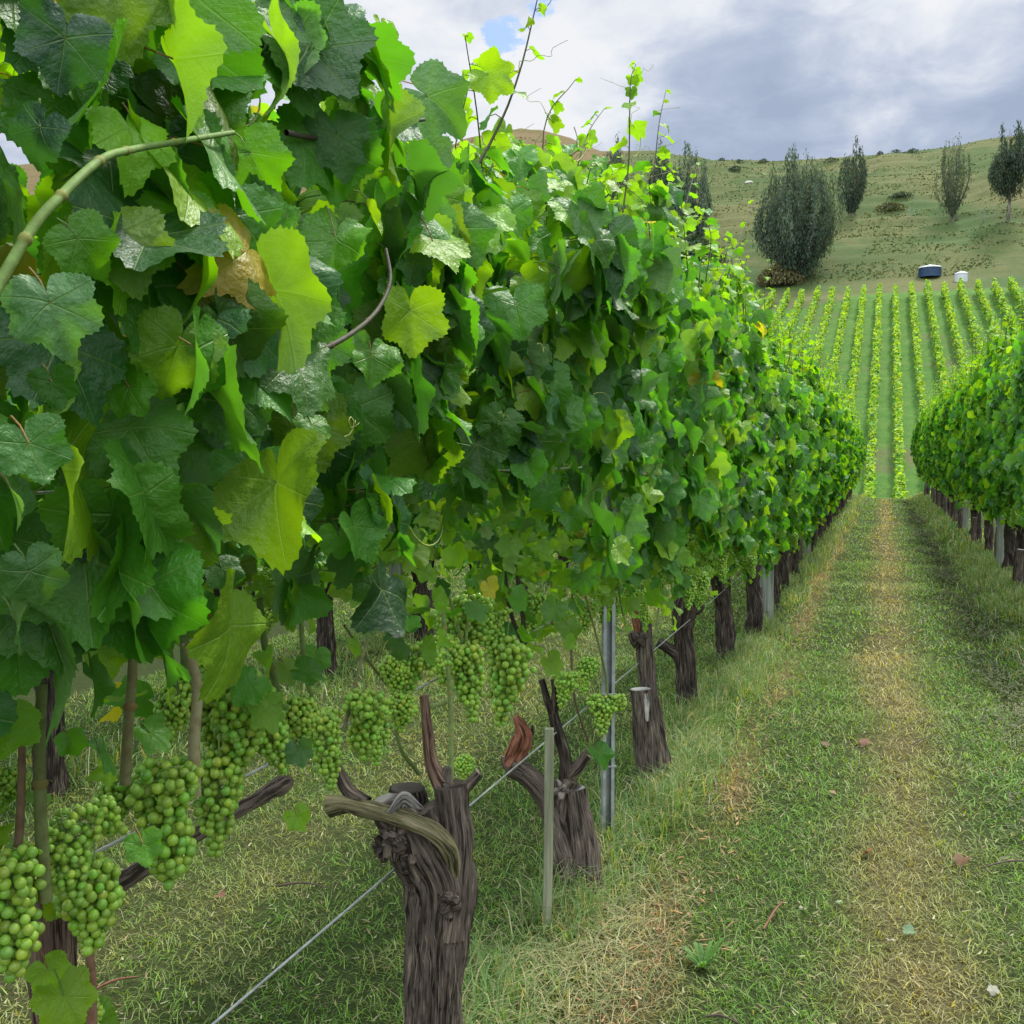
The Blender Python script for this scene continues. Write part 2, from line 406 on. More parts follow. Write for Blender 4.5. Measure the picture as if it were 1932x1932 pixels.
GREEN = np.array([.090, .188, .020]); STRAW = np.array([.27, .22, .095]); TAN = np.array([.29, .175, .09]); DEEP = np.array([.055, .105, .035])
def turf_colour(x, y, seed=0):
    """colour of the turf: mown green lanes, dry wheel-free crown strip, tan strip beside the vines, darker band before the right bank"""
    n = fbm(x * 1.1, y * .55, 0, 40 + seed, 4); n2 = fbm(x * 6, y * 4, 0, 60 + seed, 3)
    wob = (fbm(y * .35, x * 0, 0, 77, 3) - .5) * .5
    xx = x + wob * .5 + (fbm(x * 2.5, y * 1.2, 0, 71, 2) - .5) * .22
    st = np.exp(-((xx - .10) / .20) ** 2) * .78 + np.exp(-((xx + 2.15) / .28) ** 2) * .30
    tan = np.exp(-((xx + .62 + (n - .5) * .25) / .085) ** 2) * sstep(.42, .62, n) * 1.0 + np.exp(-((xx + 2.9) / .2) ** 2) * .35
    st = np.clip(st * (0.25 + 1.5 * n) + (n2 - .5) * .9 + .12, 0, 1); tan = np.clip(tan + (n2 - .5) * .4 * (tan > .15), 0, 1)
    lush = np.exp(-((xx + .33) / .2) ** 2) * .5 + np.exp(-((xx - .48) / .2) ** 2) * .45
    st = st * (1 - lush)
    c = GREEN[None] * (1 - st[..., None]) + STRAW[None] * st[..., None]
    c = c * (1 - tan[..., None]) + TAN[None] * tan[..., None]
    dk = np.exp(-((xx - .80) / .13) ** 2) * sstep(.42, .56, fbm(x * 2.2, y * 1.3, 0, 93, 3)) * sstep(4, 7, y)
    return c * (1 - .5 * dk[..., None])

def ground_mat():
    m, t, out = mat('mown_turf')
    P = t.new('ShaderNodeNewGeometry').outputs['Position']; x, y, z = t.sep(P)
    def gauss(c, wd, xx): return t.m('POWER', 2.718, t.m('MULTIPLY', t.m('POWER', t.m('DIVIDE', t.m('SUBTRACT', xx, c), wd), 2.0), -1.0))
    wob = t.noise(t.comb(0.0, t.m('MULTIPLY', y, .35), 0.0), 1.0, 3)
    xx = t.m('ADD', x, t.m('MULTIPLY', t.m('SUBTRACT', wob, .5), .15))
    mp = t.new('ShaderNodeMapping'); t.put(mp.inputs[0], P); mp.inputs['Scale'].default_value = (1.1, .55, 1)
    n = t.noise(mp.outputs[0], 1.0, 5, .6)
    n2 = t.noise(P, 9, 5, .65); n3 = t.noise(P, 75, 4, .7)
    st = t.m('ADD', gauss(.10, .20, xx), t.m('MULTIPLY', gauss(-2.15, .28, xx), .3))
    st = t.m('ADD', t.m('MULTIPLY', st, t.m('ADD', .2, t.m('MULTIPLY', n, 1.4))), t.m('MULTIPLY', t.m('SUBTRACT', n2, .5), 1.0), clamp=True)
    tan = t.m('MULTIPLY', gauss(-.62, .1, xx), t.ss(n, .38, .6))
    c = t.mix(st, (.030, .052, .013), (.12, .098, .042))
    c = t.mix(tan, c, (.20, .12, .065))
    c = t.mix(t.ss(n3, .35, .6, .75, 0), c, (.045, .045, .022))
    c = t.mix(t.ss(n3, .6, .8, 0, .4), c, (.19, .18, .08))
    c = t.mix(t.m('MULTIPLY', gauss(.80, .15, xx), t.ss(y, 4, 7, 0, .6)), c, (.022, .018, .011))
    nr = t.bump(t.m('ADD', n3, t.m('MULTIPLY', n2, .5)), .8, .03)
    p = principled(t, c, .95, .1, nr); t.l.new(p.outputs[0], out.inputs[0]); return m
def hill_mat():
    m, t, out = mat('hill_pasture')
    P = t.new('ShaderNodeNewGeometry').outputs['Position']; x, y, z = t.sep(P)
    n = t.noise(P, .035, 5, .6); n2 = t.noise(P, .4, 5, .65); n3 = t.noise(P, 2.6, 4, .7)
    green, dry, brown = (.046, .078, .024), (.098, .100, .040), (.125, .092, .045)
    c = t.mix(t.ss(t.m('ADD', n, t.m('MULTIPLY', n2, .35)), .52, .82), green, dry)
    right = t.m('MULTIPLY', t.ss(t.m('ADD', x, t.m('MULTIPLY', n, 20)), 33, 46), t.m('MULTIPLY', t.ss(y, 205, 228), t.ss(y, 300, 265)))
    left = t.m('MULTIPLY', t.ss(x, -70, -88), t.ss(y, 240, 290))
    c = t.mix(t.m('MULTIPLY', t.m('MAXIMUM', right, left), t.ss(n2, .25, .5)), c, brown)
    # terracettes: worn darker edges along the contour
    band = t.m('SINE', t.m('MULTIPLY', t.m('ADD', z, t.m('MULTIPLY', n, 5.0)), 4.4))
    c = t.mix(t.m('MULTIPLY', t.ss(band, .55, 1.0), t.ss(n2, .48, .62, 0, .6)), c, (.045, .055, .025))
    c = t.mix(t.ss(n3, .55, .75, 0, .55), c, (.05, .065, .025))
    # mown vineyard block lower down
    vy = t.m('MULTIPLY', t.ss(y, 187.5, 184.5), t.ss(y, 40, 44))
    vg = t.mix(t.ss(n2, .35, .7), (.055, .128, .026), (.085, .155, .034))
    vg = t.mix(t.ss(t.noise(P, .06, 3), .5, .66), vg, (.10, .105, .05))
    c = t.mix(vy, c, vg)
    p = principled(t, c, .95, .1, t.bump(t.m('ADD', n3, n2), .6, .35)); t.l.new(p.outputs[0], out.inputs[0]); return m
M_GROUND, M_HILL = ground_mat(), hill_mat()
ys_near = gy[gy <= 42.0]; cut = ys_near[-1]
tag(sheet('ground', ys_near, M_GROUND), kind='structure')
tag(sheet('hillside', gy[gy >= cut], M_HILL), kind='structure')

# ------------------------------------------------------------------ leaves
def leaf_template(N, rings, var, lob=1.0):
    r_ = np.random.default_rng(100 + var)
    lob = lob * r_.uniform(.4, 1.3)
    ka = np.array([0, 14, 28, 42, 54, 68, 84, 100, 114, 130, 148, 167, 180]) * np.pi / 180
    kr = np.array([.75, .65, .61 - .06 * lob, .62, .68, .61, .57 - .06 * lob, .57, .61, .54, .49, .39, .12]) * (1 + r_.normal(0, .025, 13))
    th = np.linspace(-np.pi, np.pi, N, endpoint=False) + np.pi / N
    a = np.abs(th)
    def f(a):
        return np.interp(a, ka, kr)
    rr = f(a)
    sm = (f(np.clip(a - .07, 0, np.pi)) + f(a) * 1.6 + f(np.clip(a + .07, 0, np.pi))) / 3.6
    rr = sm * (1 + .05 * np.sin(th + r_.uniform(0, 6)))
    if N >= 40:
        nt = N // 3
        saw = np.array([0, .62, .2])[np.arange(N) % 3]
        rr = rr * (1 + (.095 if N > 60 else .14) * saw * (.6 + .7 * r_.random(N)) - .03) 
    x, y = rr * np.sin(th), rr * np.cos(th)
    cup, fold, wav, ph, droop = r_.uniform(-.3, .4), r_.uniform(.0, .6), r_.uniform(.05, .13), r_.uniform(0, 6), r_.uniform(.1, .5)
    asym = r_.normal(0, .12)
    def zf(x, y):
        r = np.hypot(x, y); t_ = np.arctan2(x, y)
        return fold * (np.sqrt(x * x + .004) - .063) * (1 - .3 * r) - cup * r * r * .8 + wav * np.sin(3 * t_ + ph) * r * r * 2.4 + wav * .7 * np.sin(8 * t_ + ph * 2) * r ** 3 * 2.0 + wav * .5 * np.sin(5 * x + ph * 3) * np.cos(4.3 * y + ph) - droop * np.clip(y, 0, 1) ** 2 + asym * x * y
    V = [[0, 0, 0]]
    for q in rings:
        V += list(np.stack([x * q, y * q, zf(x * q, y * q)], -1))
    V = np.array(V); F = []
    a0 = np.arange(N); b0 = (a0 + 1) % N
    # leave the petiole sinus open (no face across th = +-pi)
    keep = np.ones(N, bool); keep[N - 1] = False
    a1, b1 = a0[keep], b0[keep]
    F.append(np.stack([np.zeros_like(a1), 1 + b1, 1 + a1], -1))
    for k in range(len(rings) - 1):
        o = 1 + k * N
        F.append(np.stack([o + a1, o + b1, o + N + b1, o + N + a1], -1))
    return V, F
LODS = {0: [leaf_template(126, (.22, .48, .75, 1.0), v) for v in range(10)],
        1: [leaf_template(42, (.5, 1.0), 20 + v) for v in range(6)],
        2: [leaf_template(13, (1.0,), 40 + v, .6) for v in range(5)]}
def unit(v): return v / (np.linalg.norm(v, axis=-1, keepdims=True) + 1e-9)
def put_leaves(mb, pos, nrm, tip, size, tint, lod=1, petiole=None, pet_tint=(.30, .13, .06)):
    pos, nrm, tip = (np.atleast_2d(np.asarray(v, float)) for v in (pos, nrm, tip))
    n = len(pos); nrm = unit(nrm); tip = unit(tip - nrm * (tip * nrm).sum(1, keepdims=True)); xx = np.cross(tip, nrm)
    size = np.broadcast_to(np.asarray(size, float), (n,)); tint = np.broadcast_to(np.asarray(tint, float), (n, 3))
    Rm = np.stack([xx, tip, nrm], -1)
    tmpl = LODS[lod]; which = rng.integers(0, len(tmpl), n)
    for v, (TV, TF) in enumerate(tmpl):
        s = np.where(which == v)[0]
        if not len(s): continue
        W = pos[s, None] + size[s, None, None] * np.einsum('nij,vj->nvi', Rm[s], TV)
        nv = len(TV); off = (np.arange(len(s)) * nv)[:, None, None]
        F = [(f[None] + off).reshape(-1, f.shape[1]) for f in TF]
        lv = np.repeat(TV[None], len(s), 0).copy(); lv[..., 2] = rng.random((len(s), 1)) * 10
        edge = np.clip(np.hypot(TV[:, 0], TV[:, 1]) / .65, 0, 1)[None, :, None]
        tt = tint[s, None] * (1 + (edge - .5) * .12 * (rng.random((len(s), 1, 1)) * 2 - .4))
        mb.add(W.reshape(-1, 3), F, tt.reshape(-1, 3), lv.reshape(-1, 3))
    if petiole is not None:
        q = np.asarray(petiole, float); L = size * .55
        end = pos + q * L[:, None]; mid = (pos + end) / 2 + np.array([0, 0, 1]) * (L * .12)[:, None]
        ww = np.clip(size * .011, .0009, .002)
        side = unit(np.cross(q, nrm)); up = unit(np.cross(side, q))
        Vs = []
        for C in (pos, mid, end):
            for a in (0, 2.094, 4.189): Vs.append(C + (side * math.cos(a) + up * math.sin(a)) * ww[:, None])
        Vs = np.stack(Vs, 1); F = []
        for k in (0, 3):
            for j in range(3): F.append([k + j, k + (j + 1) % 3, k + 3 + (j + 1) % 3, k + 3 + j])
        F = np.array(F)
        F = (F[None] + (np.arange(n) * 9)[:, None, None]).reshape(-1, 4)
        lv = np.full((n * 9, 3), 99.0)
        pt = np.asarray(pet_tint)[None, None] * (.6 + .8 * rng.random((n, 1, 1))); g = rng.random((n, 1, 1)) < .5
        pt = np.where(g, np.array([.16, .24, .06])[None, None], pt) * np.ones((1, 9, 1))
        mb.add(Vs.reshape(-1, 3), F, pt.reshape(-1, 3), lv)

def leaf_tints(n, young=.2, blue=.3):
    """real leaf colours: dark mature blue-green, mid green, young yellow-green, a few ageing yellow"""
    u = rng.random(n)[:, None]
    mid = np.array([.062, .205, .016]); mature = np.array([.034, .128, .027]); yg = np.array([.150, .300, .012]); yel = np.array([.36, .33, .03])
    c = np.where(u < blue, mature, np.where(u < 1 - young, mid, yg)) * np.ones((n, 3))
    c = np.where(rng.random((n, 1)) < .005, yel, c)
    return c * (1 + rng.normal(0, .16, (n, 1))).clip(.55, 1.5) * (1 + rng.normal(0, .05, (n, 3)))

def foliage(y0, y1, top, bottom, count, lod, size=(.115, .165), seed=0, xc=.02, hw=.30, tn=.5, topfn=None, botfn=None, young_top=True, petioles=True, back=.25, big=1.0):
    """leaf mass of one vine, local frame: row along Y, outer face towards +X"""
    mb = MB(); n = count
    side = rng.random(n)
    y = rng.uniform(y0, y1, n)
    bt = bottom + (botfn(y) if botfn else 0) + (fbm(y * 3.1 + seed * 7.3, np.zeros(n), 0, 3, 2) - .5) * .50
    tp = top + (fbm(y * 2.6 + seed * 3.7, np.zeros(n), 0, 8, 2) - .5) * tn
    if topfn is not None: tp = tp + topfn(y)
    u = rng.random(n) ** 1.0
    z = bt + (tp - bt) * u
    hwz = hw * np.interp(u, [0, .12, .35, .75, 1.0], [.62, .85, 1.0, .80, .15] if lod < 2 else [.8, .95, 1.0, .88, .35])
    lump = (fbm(y * 2.3 + seed * 5, z * 2.6, 0, 14, 3) - .5) * .50
    sh = np.where(side < back, -1, np.where(side < .80, 1, 0))
    x = np.where(sh == 0, rng.uniform(-.9, .9, n) * hwz, sh * (hwz * rng.uniform(.72, 1.08, n)) + lump * (sh != 0))
    P = np.stack([xc + x, y, z], -1)
    gap = fbm(y * 4.2 + seed * 11, z * 4.2, 0, 51, 2); ok = (sh == -1) | (gap > .45) | (rng.random(n) < .14)
    y, z, u, x, sh, P = y[ok], z[ok], u[ok], x[ok], sh[ok], P[ok]; n = len(y)
    out = np.stack([np.where(sh == 0, rng.choice([-1, 1], n), sh), rng.normal(0, .80, n), rng.uniform(-.05, .90, n) + .9 * np.clip(u - .75, 0, 1) * 3], -1)
    N_ = out + rng.normal(0, .33, (n, 3))
    tipd = np.stack([np.sign(out[:, 0]) * .35, rng.normal(0, .55, n), -np.ones(n) + rng.normal(0, .35, n)], -1)
    s = rng.uniform(size[0], size[1], n) * big * np.where(u > .8, .78, 1.0) * np.where(rng.random(n) < .12, .6, 1)
    c = leaf_tints(n, .30 if lod == 2 else .18, .30); cy = leaf_tints(n, .55, .08)
    yy = rng.random(n) < (.10 + .75 * sstep(.62, .95, u)) if young_top else np.zeros(n, bool)
    c = np.where(yy[:, None], cy, c)
    inner = -unit(N_) * .7 + np.stack([-np.sign(out[:, 0]) * .5, rng.normal(0, .4, n), np.full(n, .35)], -1)
    put_leaves(mb, P, N_, tipd, s, c, lod, unit(inner) if petioles else None)
    m = int(count * .10); y = rng.uniform(y0, y1, m); bz = bottom + (botfn(y) if botfn else 0); z = bz - rng.random(m) ** 1.6 * .30 + .05
    put_leaves(mb, np.stack([xc + rng.uniform(-.15, .2, m), y, z], -1), rng.normal(0, .7, (m, 3)) + [.5, 0, .4], rng.normal(0, .8, (m, 3)) + [0, 0, -.6], rng.uniform(.02, .062, m), leaf_tints(m, .75, .02), min(lod, 1) if lod < 2 else 2)
    return mb
def shoot_mb(mb_s, mb_l, P, r0=.0035, leaf=.07, lod=1, tint=(.16, .15, .05), nl=None, tend=2):
    """a young shoot through points P with small leaves and tendrils"""
    P = np.asarray(P, float); L = np.linalg.norm(np.diff(P, axis=0), axis=1).sum()
    tube(mb_s, P, np.linspace(r0, r0 * .35, 4), 6, L / 10, tint)
    n = nl or max(3, int(L / .085)); C = catmull(P, n + 2)
    for k in range(1, n + 2):
        a = rng.uniform(0, 6.28) if k % 2 else rng.uniform(0, 6.28)
        d = np.array([math.cos(a), math.sin(a), .15]); f = 1 - .72 * k / (n + 1)
        s = leaf * f * rng.uniform(.8, 1.2)
        base = C[k] + d * s * .5
        tube(mb_s, [C[k], C[k] + d * s * .3 + [0, 0, s * .12], base], .0011 if r0 > .002 else .0008, 4, s * .2, (.22, .16, .06))
        put_leaves(mb_l, [base], [d * .4 + [rng.normal(0, .3), rng.normal(0, .3), .8]], [d + [0, 0, -.5]], [s], leaf_tints(1, .85, 0), lod)
    for k in range(tend):
        c = C[int(rng.integers(n // 2, n + 1))]; a = rng.uniform(0, 6.28); l = rng.uniform(.05, .13)
        q = [c]
        for i in range(1, 7):
            q.append(c + np.array([math.cos(a), math.sin(a), .5]) * l * i / 6 + rng.normal(0, .006, 3)); a += rng.normal(0, .35)
        tube(mb_s, q, np.linspace(.0010, .0005, 3), 4, l / 8, (.24, .28, .08))

# ------------------------------------------------------------------ grapes
def ico(sub):
    p = (1 + 5 ** .5) / 2
    V = [(-1, p, 0), (1, p, 0), (-1, -p, 0), (1, -p, 0), (0, -1, p), (0, 1, p), (0, -1, -p), (0, 1, -p), (p, 0, -1), (p, 0, 1), (-p, 0, -1), (-p, 0, 1)]
    F = [(0, 11, 5), (0, 5, 1), (0, 1, 7), (0, 7, 10), (0, 10, 11), (1, 5, 9), (5, 11, 4), (11, 10, 2), (10, 7, 6), (7, 1, 8), (3, 9, 4), (3, 4, 2), (3, 2, 6), (3, 6, 8), (3, 8, 9), (4, 9, 5), (2, 4, 11), (6, 2, 10), (8, 6, 7), (9, 8, 1)]
    V = [np.array(v) / np.linalg.norm(v) for v in V]
    for _ in range(sub):
        c = {}; G = []
        def mid(a, b):
            k = (min(a, b), max(a, b))
            if k not in c: q = V[a] + V[b]; V.append(q / np.linalg.norm(q)); c[k] = len(V) - 1
            return c[k]
        for a, b, d in F:
            x, y, z = mid(a, b), mid(b, d), mid(d, a); G += [(a, x, z), (b, y, x), (d, z, y), (x, y, z)]
        F = G
    return np.array(V), np.array(F)
def bunch_mesh(name, L, Wd, bd, sub, seed, wing=0):
    """hanging bunch, top of its stalk at the origin"""
    r_ = np.random.default_rng(seed); pts = []; tries = 0
    while tries < 9000 and len(pts) < 190:
        tries += 1
        t = r_.random() ** .8
        rad = Wd / 2 * (np.interp(t, [0, .12, .4, .75, 1], [.55, 1.0, .86, .52, .16])) * (1 + .16 * math.sin(t * 9 + seed))
        a = r_.uniform(0, 6.283); q = rad * (r_.uniform(.55, 1.0) if r_.random() < .85 else r_.uniform(0, .5))
        p = np.array([math.cos(a) * q + .08 * Wd * math.sin(t * 4 + seed), math.sin(a) * q, -.035 - t * L])
        if wing and r_.random() < .25:
            p = np.array([wing * Wd * r_.uniform(.4, .9), r_.normal(0, Wd * .15), -.04 - r_.random() * L * .35])
        if pts and np.min(np.linalg.norm(np.array(pts) - p, axis=1)) < bd * .80: continue
        pts.append(p)
    pts = np.array(pts); n = len(pts); SV, SF = ico(sub); mb = MB()
    s = bd / 2 * r_.uniform(.84, 1.10, n)
    V = pts[:, None] + s[:, None, None] * SV[None] * np.array([1, 1, 1.06])
    F = (SF[None] + (np.arange(n) * len(SV))[:, None, None]).reshape(-1, 3)
    c = np.array([.25, .43, .040])[None] * (1 + r_.normal(0, .13, (n, 1))) * (1 + np.stack([r_.normal(.02, .14, n), np.zeros(n), r_.normal(0, .1, n)], -1))
    mb.add(V.reshape(-1, 3), F, np.repeat(c, len(SV), 0))
    tube(mb, [(0, 0, 0), (.002, 0, -.02), (.001, .001, -L * .5), (0, 0, -L * .9)], [.0018, .0016, .0012, .0008], 5, L / 6, (.22, .30, .09))
    if sub >= 2:
        for k in range(0, n, 3):
            p = pts[k]; tube(mb, [(0, 0, p[2] + .008), p], .0007, 3, .02, (.2, .28, .08))
    o = mb.build(name, M_GRAPE); me = o.data; bpy.data.objects.remove(o); return me
BM = {2: [bunch_mesh('grape_bunch', .17, .105, .0150, 2, 1, 0), bunch_mesh('grape_bunch', .15, .10, .0140, 2, 2, 1), bunch_mesh('grape_bunch', .19, .085, .0145, 2, 3, -1), bunch_mesh('grape_bunch', .13, .095, .0145, 2, 4)],
      1: [bunch_mesh('grape_bunch', .15, .09, .0135, 1, 5), bunch_mesh('grape_bunch', .13, .085, .0135, 1, 6, 1), bunch_mesh('grape_bunch', .17, .075, .0130, 1, 7)],
      0: [bunch_mesh('grape_bunch', .14, .09, .017, 0, 8), bunch_mesh('grape_bunch', .13, .08, .017, 0, 9)]}
def add_bunch(parent, loc, lod, scale=1.0, k=None, rz=None, tilt=.12):
    me = BM[lod][(k if k is not None else int(rng.integers(0, 9))) % len(BM[lod])]
    o = bpy.data.objects.new('grape_bunch', me); COL.objects.link(o); o.parent = parent
    o.location = tuple(float(v) for v in loc); o.scale = (scale,) * 3
    o.rotation_euler = (rng.normal(0, tilt), rng.normal(0, tilt), rng.uniform(0, 6.28) if rz is None else rz); return o

# ------------------------------------------------------------------ vines
BARK = (.105, .083, .068); BARK_D = (.048, .036, .030); SAWN = (.46, .44, .42); MOSSY = (.16, .145, .075); RED = (.22, .085, .05)
ORD = ['first', 'second', 'third', 'fourth', 'fifth', 'sixth', 'seventh', 'eighth', 'ninth', 'tenth', 'eleventh', 'twelfth', 'thirteenth', 'fourteenth', 'fifteenth', 'sixteenth', 'seventeenth', 'eighteenth', 'nineteenth', 'twentieth',
       'twenty-first', 'twenty-second', 'twenty-third', 'twenty-fourth', 'twenty-fifth', 'twenty-sixth', 'twenty-seventh', 'twenty-eighth', 'twenty-ninth', 'thirtieth']
def gz(x, y): return float(terrain(x, y))
def pxs(root, pts, z, dx=0.0):
    """photo points at camera depth z, in the frame of a root"""
    o = np.array(root.location); out = []
    for p in pts:
        zz = z + (p[2] if len(p) > 2 else 0)
        out.append(atD(p[0], p[1], zz) - o)
    return np.array(out)

# --- first vine, mostly foliage at the left frame edge
VY = [.80, 2.08, 3.33, 4.58, 5.93, 7.16, 8.42]
roots = {}
def vine_root(i, x, y, label, group, name='grape_vine', rz=0):
    r = empty(name, (x, y, gz(x, y) - .01), rz); tag(r, label, 'grapevine', group); return r
G1 = 'grapevines of the left row'
v0 = vine_root(0, XL, VY[0], 'nearest vine at the left edge, large leaves over big bunches of green grapes', G1)
v1 = vine_root(1, XL, VY[1], 'vine on the thick gnarled forked trunk in the foreground, its mossy sawn arm reaching left', G1)
v2 = vine_root(2, XL, VY[2], 'vine with a sawn stump and broken reddish stub behind the pale wooden stake', G1)
v3 = vine_root(3, XL, VY[3], 'vine with a pale topped sawn stump leaning against its trunk, just past the steel post', G1)
v4 = vine_root(4, XL, VY[4], 'vine with a crooked arm bent to the left below a pale sawn trunk top', G1)
near = [v0, v1, v2, v3, v4]

def trunk_tubes(root, specs, z):
    mb = MB()
    for i, s in enumerate(specs):
        P = pxs(root, s['p'], z); k = z / 1932
        rad = np.array(s['r']) * k
        tube(mb, P, rad, s.get('seg', 26), max(.006, rad.mean() * .2), s.get('c', BARK), s.get('amp', .10), s.get('lump', .16), s.get('seed', i + 1), s.get('cap'), freq=s.get('freq', 10))
    return mb
def knot(mb, c, r, n, seed, tint=BARK):
    r_ = np.random.default_rng(seed)
    for i in range(n):
        d = r_.normal(0, 1, 3); d /= np.linalg.norm(d); p = c + d * r * .75
        tube(mb, [c + d * r * .2, p, p + d * r * r_.uniform(.2, .6)], [r * .35, r * .42, r * .22], 9, r * .22, np.array(tint) * r_.uniform(.5, 1.25), .2, .4, int(r_.integers(0, 99)))
def fibres(mb, root, z, area, n, seed, slope=0.0):
    """loose strips of peeling bark lying along the trunk, hugging its front"""
    r_ = np.random.default_rng(seed)
    for i in range(n):
        x, y = r_.uniform(area[0], area[2]), r_.uniform(area[1], area[3]); l = r_.uniform(25, 90)
        cx = (area[0] + area[2]) / 2; hw_ = (area[2] - area[0]) / 2
        zo = -z / 1932 * hw_ * math.sqrt(max(0, 1 - ((x - cx) / hw_) ** 2)) * 1.03
        P = pxs(root, [(x, y, zo), (x + r_.normal(0, 3), y + l * .5, zo * r_.uniform(1.0, 1.12)), (x + r_.normal(0, 5), y + l, zo)], z)
        tube(mb, P, [.0006, .0022, .0006], 4, .02, np.array(BARK) * r_.uniform(.6, 2.1), 0, 0)

# trunk of vine 1
z1 = 2.29
mb = trunk_tubes(v1, [
    dict(p=[(826, 2150), (820, 2020), (818, 1900), (822, 1760), (826, 1660), (800, 1600), (772, 1540)], r=[64, 52, 47, 54, 62, 60, 50], seg=120, amp=.15, lump=.20, seed=3, freq=20),
    dict(p=[(838, 1760, -.02), (850, 1650, -.02), (858, 1580, -.01), (853, 1520), (850, 1480)], r=[40, 38, 32, 29, 30], seg=44, amp=.10, seed=7),
    dict(p=[(772, 1560), (745, 1530), (738, 1505)], r=[44, 42, 36], cap=(.30, .27, .25), seg=40, lump=.3, seed=11),
    dict(p=[(770, 1545, .05), (768, 1500, .06), (768, 1486, .06)], r=[38, 34, 31], c=BARK_D, cap=(.20, .17, .15), seed=13),
    dict(p=[(856, 1655, -.05), (848, 1602, -.07), (815, 1568, -.08), (765, 1546, -.07), (700, 1528, -.05), (652, 1518, -.03), (622, 1522, -.02)], r=[12, 14, 15, 15, 14, 15, 18], c=MOSSY, seg=40, amp=.16, lump=.22, seed=17, cap=(.26, .20, .16)),
    dict(p=[(690, 1518, -.03), (655, 1490, -.01), (635, 1450), (612, 1408)], r=[15, 12, 11, 10], seed=19, cap=(.3, .22, .18)),
    dict(p=[(850, 1500), (828, 1470), (812, 1430), (806, 1370), (800, 1312)], r=[21, 15, 11, 10, 8], c=(.19, .115, .085), seed=23, seg=20),
    dict(p=[(862, 1500), (882, 1482), (904, 1458)], r=[15, 11, 9], seed=29, cap=(.28, .22, .18), seg=18),
    dict(p=[(845, 1500), (840, 1470), (845, 1448)], r=[17, 12, 7], seed=31, seg=18)], z1)
knot(mb, pxs(v1, [(748, 1585, -.05)], z1)[0], .034, 16, 3, BARK)
knot(mb, pxs(v1, [(780, 1612, -.055)], z1)[0], .026, 10, 4, BARK)
knot(mb, pxs(v1, [(852, 1700, -.055)], z1)[0], .028, 14, 5, BARK)
knot(mb, pxs(v1, [(850, 1738, -.055)], z1)[0], .02, 9, 6, BARK_D)
fibres(mb, v1, z1, (765, 1590, 875, 1990), 130, 8)
knot(mb, pxs(v1, [(728, 1600, -.03)], z1)[0], .026, 10, 41, BARK_D)
knot(mb, pxs(v1, [(768, 1640, -.05)], z1)[0], .020, 9, 42, BARK_D)
knot(mb, pxs(v1, [(690, 1525, -.03)], z1)[0], .018, 7, 43, (.2, .17, .13))
knot(mb, pxs(v1, [(852, 1492, -.01)], z1)[0], .026, 8, 7, (.2, .17, .15))
mb.build('trunk', M_BARK, v1)
# the pale weathered wound on top of the left head
wb = MB(); c0 = pxs(v1, [(762, 1520, -.07)], z1)[0]
for i in range(9):
    t = i / 8; P = [c0 + np.array([-.022 + .0 * t, -.02 + t * .01, -.01]) * (1.2 - t), c0 + np.array([.0, 0, .020 * (1 - t) + .006]), c0 + np.array([.030, .015, -.008]) * (1.25 - t)]
    tube(wb, P, [.003, .0055, .003], 8, .006, np.array([.26, .24, .235]) * (1 - .35 * (i % 2)), .12, .3, i)
wb.build('sawn_wound', M_BARK, v1)
# trunk of vine 2
z2 = 3.47
mb = trunk_tubes(v2, [
    dict(p=[(1078, 1712), (1070, 1640), (1052, 1570), (1030, 1505), (1000, 1468), (962, 1446)], r=[32, 26, 22, 20, 19, 17], seg=34, amp=.1, seed=3),
    dict(p=[(985, 1455), (962, 1440), (956, 1425)], r=[17, 15, 9], seed=5, lump=.4),
    dict(p=[(962, 1445), (978, 1412), (988, 1385), (972, 1352)], r=[14, 15, 16, 5], c=RED, amp=.3, lump=.3, seed=9, freq=14),
    dict(p=[(985, 1420), (1002, 1385), (1005, 1368)], r=[6, 5, 2], c=BARK_D, seed=10),
    dict(p=[(1104, 1690), (1100, 1600), (1090, 1530), (1083, 1488)], r=[33, 27, 22, 20], cap=SAWN, seg=34, amp=.1, seed=12),
    dict(p=[(1052, 1560), (1060, 1500), (1075, 1470)], r=[17, 16, 17], seed=14),
    dict(p=[(1068, 1490), (1066, 1430), (1052, 1380), (1044, 1345)], r=[14, 11, 10, 9], seed=15, c=BARK_D),
    dict(p=[(1048, 1360), (1034, 1325), (1022, 1282)], r=[8, 6, 6], seed=16, c=BARK_D), dict(p=[(1045, 1350), (1048, 1310), (1046, 1282)], r=[8, 7, 7], seed=17, c=BARK_D),
    dict(p=[(1072, 1465), (1092, 1446), (1108, 1424)], r=[12, 11, 9], seed=18), dict(p=[(1098, 1440), (1106, 1418)], r=[7, 5], seed=19)], z2)
r_ = np.random.default_rng(5)
for i in range(26):   # bristle of aerial roots at the foot
    a = pxs(v2, [(1085 + r_.normal(0, 12), 1615 + r_.uniform(0, 60), -.10)], z2)[0]; d = np.array([r_.normal(0, .03), r_.normal(0, .03), r_.uniform(-.07, -.02)])
    tube(mb, [a, a + d * .5 + r_.normal(0, .012, 3), a + d], [.0016, .0018, .001], 4, .02, np.array([.2, .17, .13]) * r_.uniform(.7, 1.6))
knot(mb, pxs(v2, [(1058, 1490, -.03)], z2)[0], .028, 8, 21, (.2, .17, .15))
mb.build('trunk', M_BARK, v2)
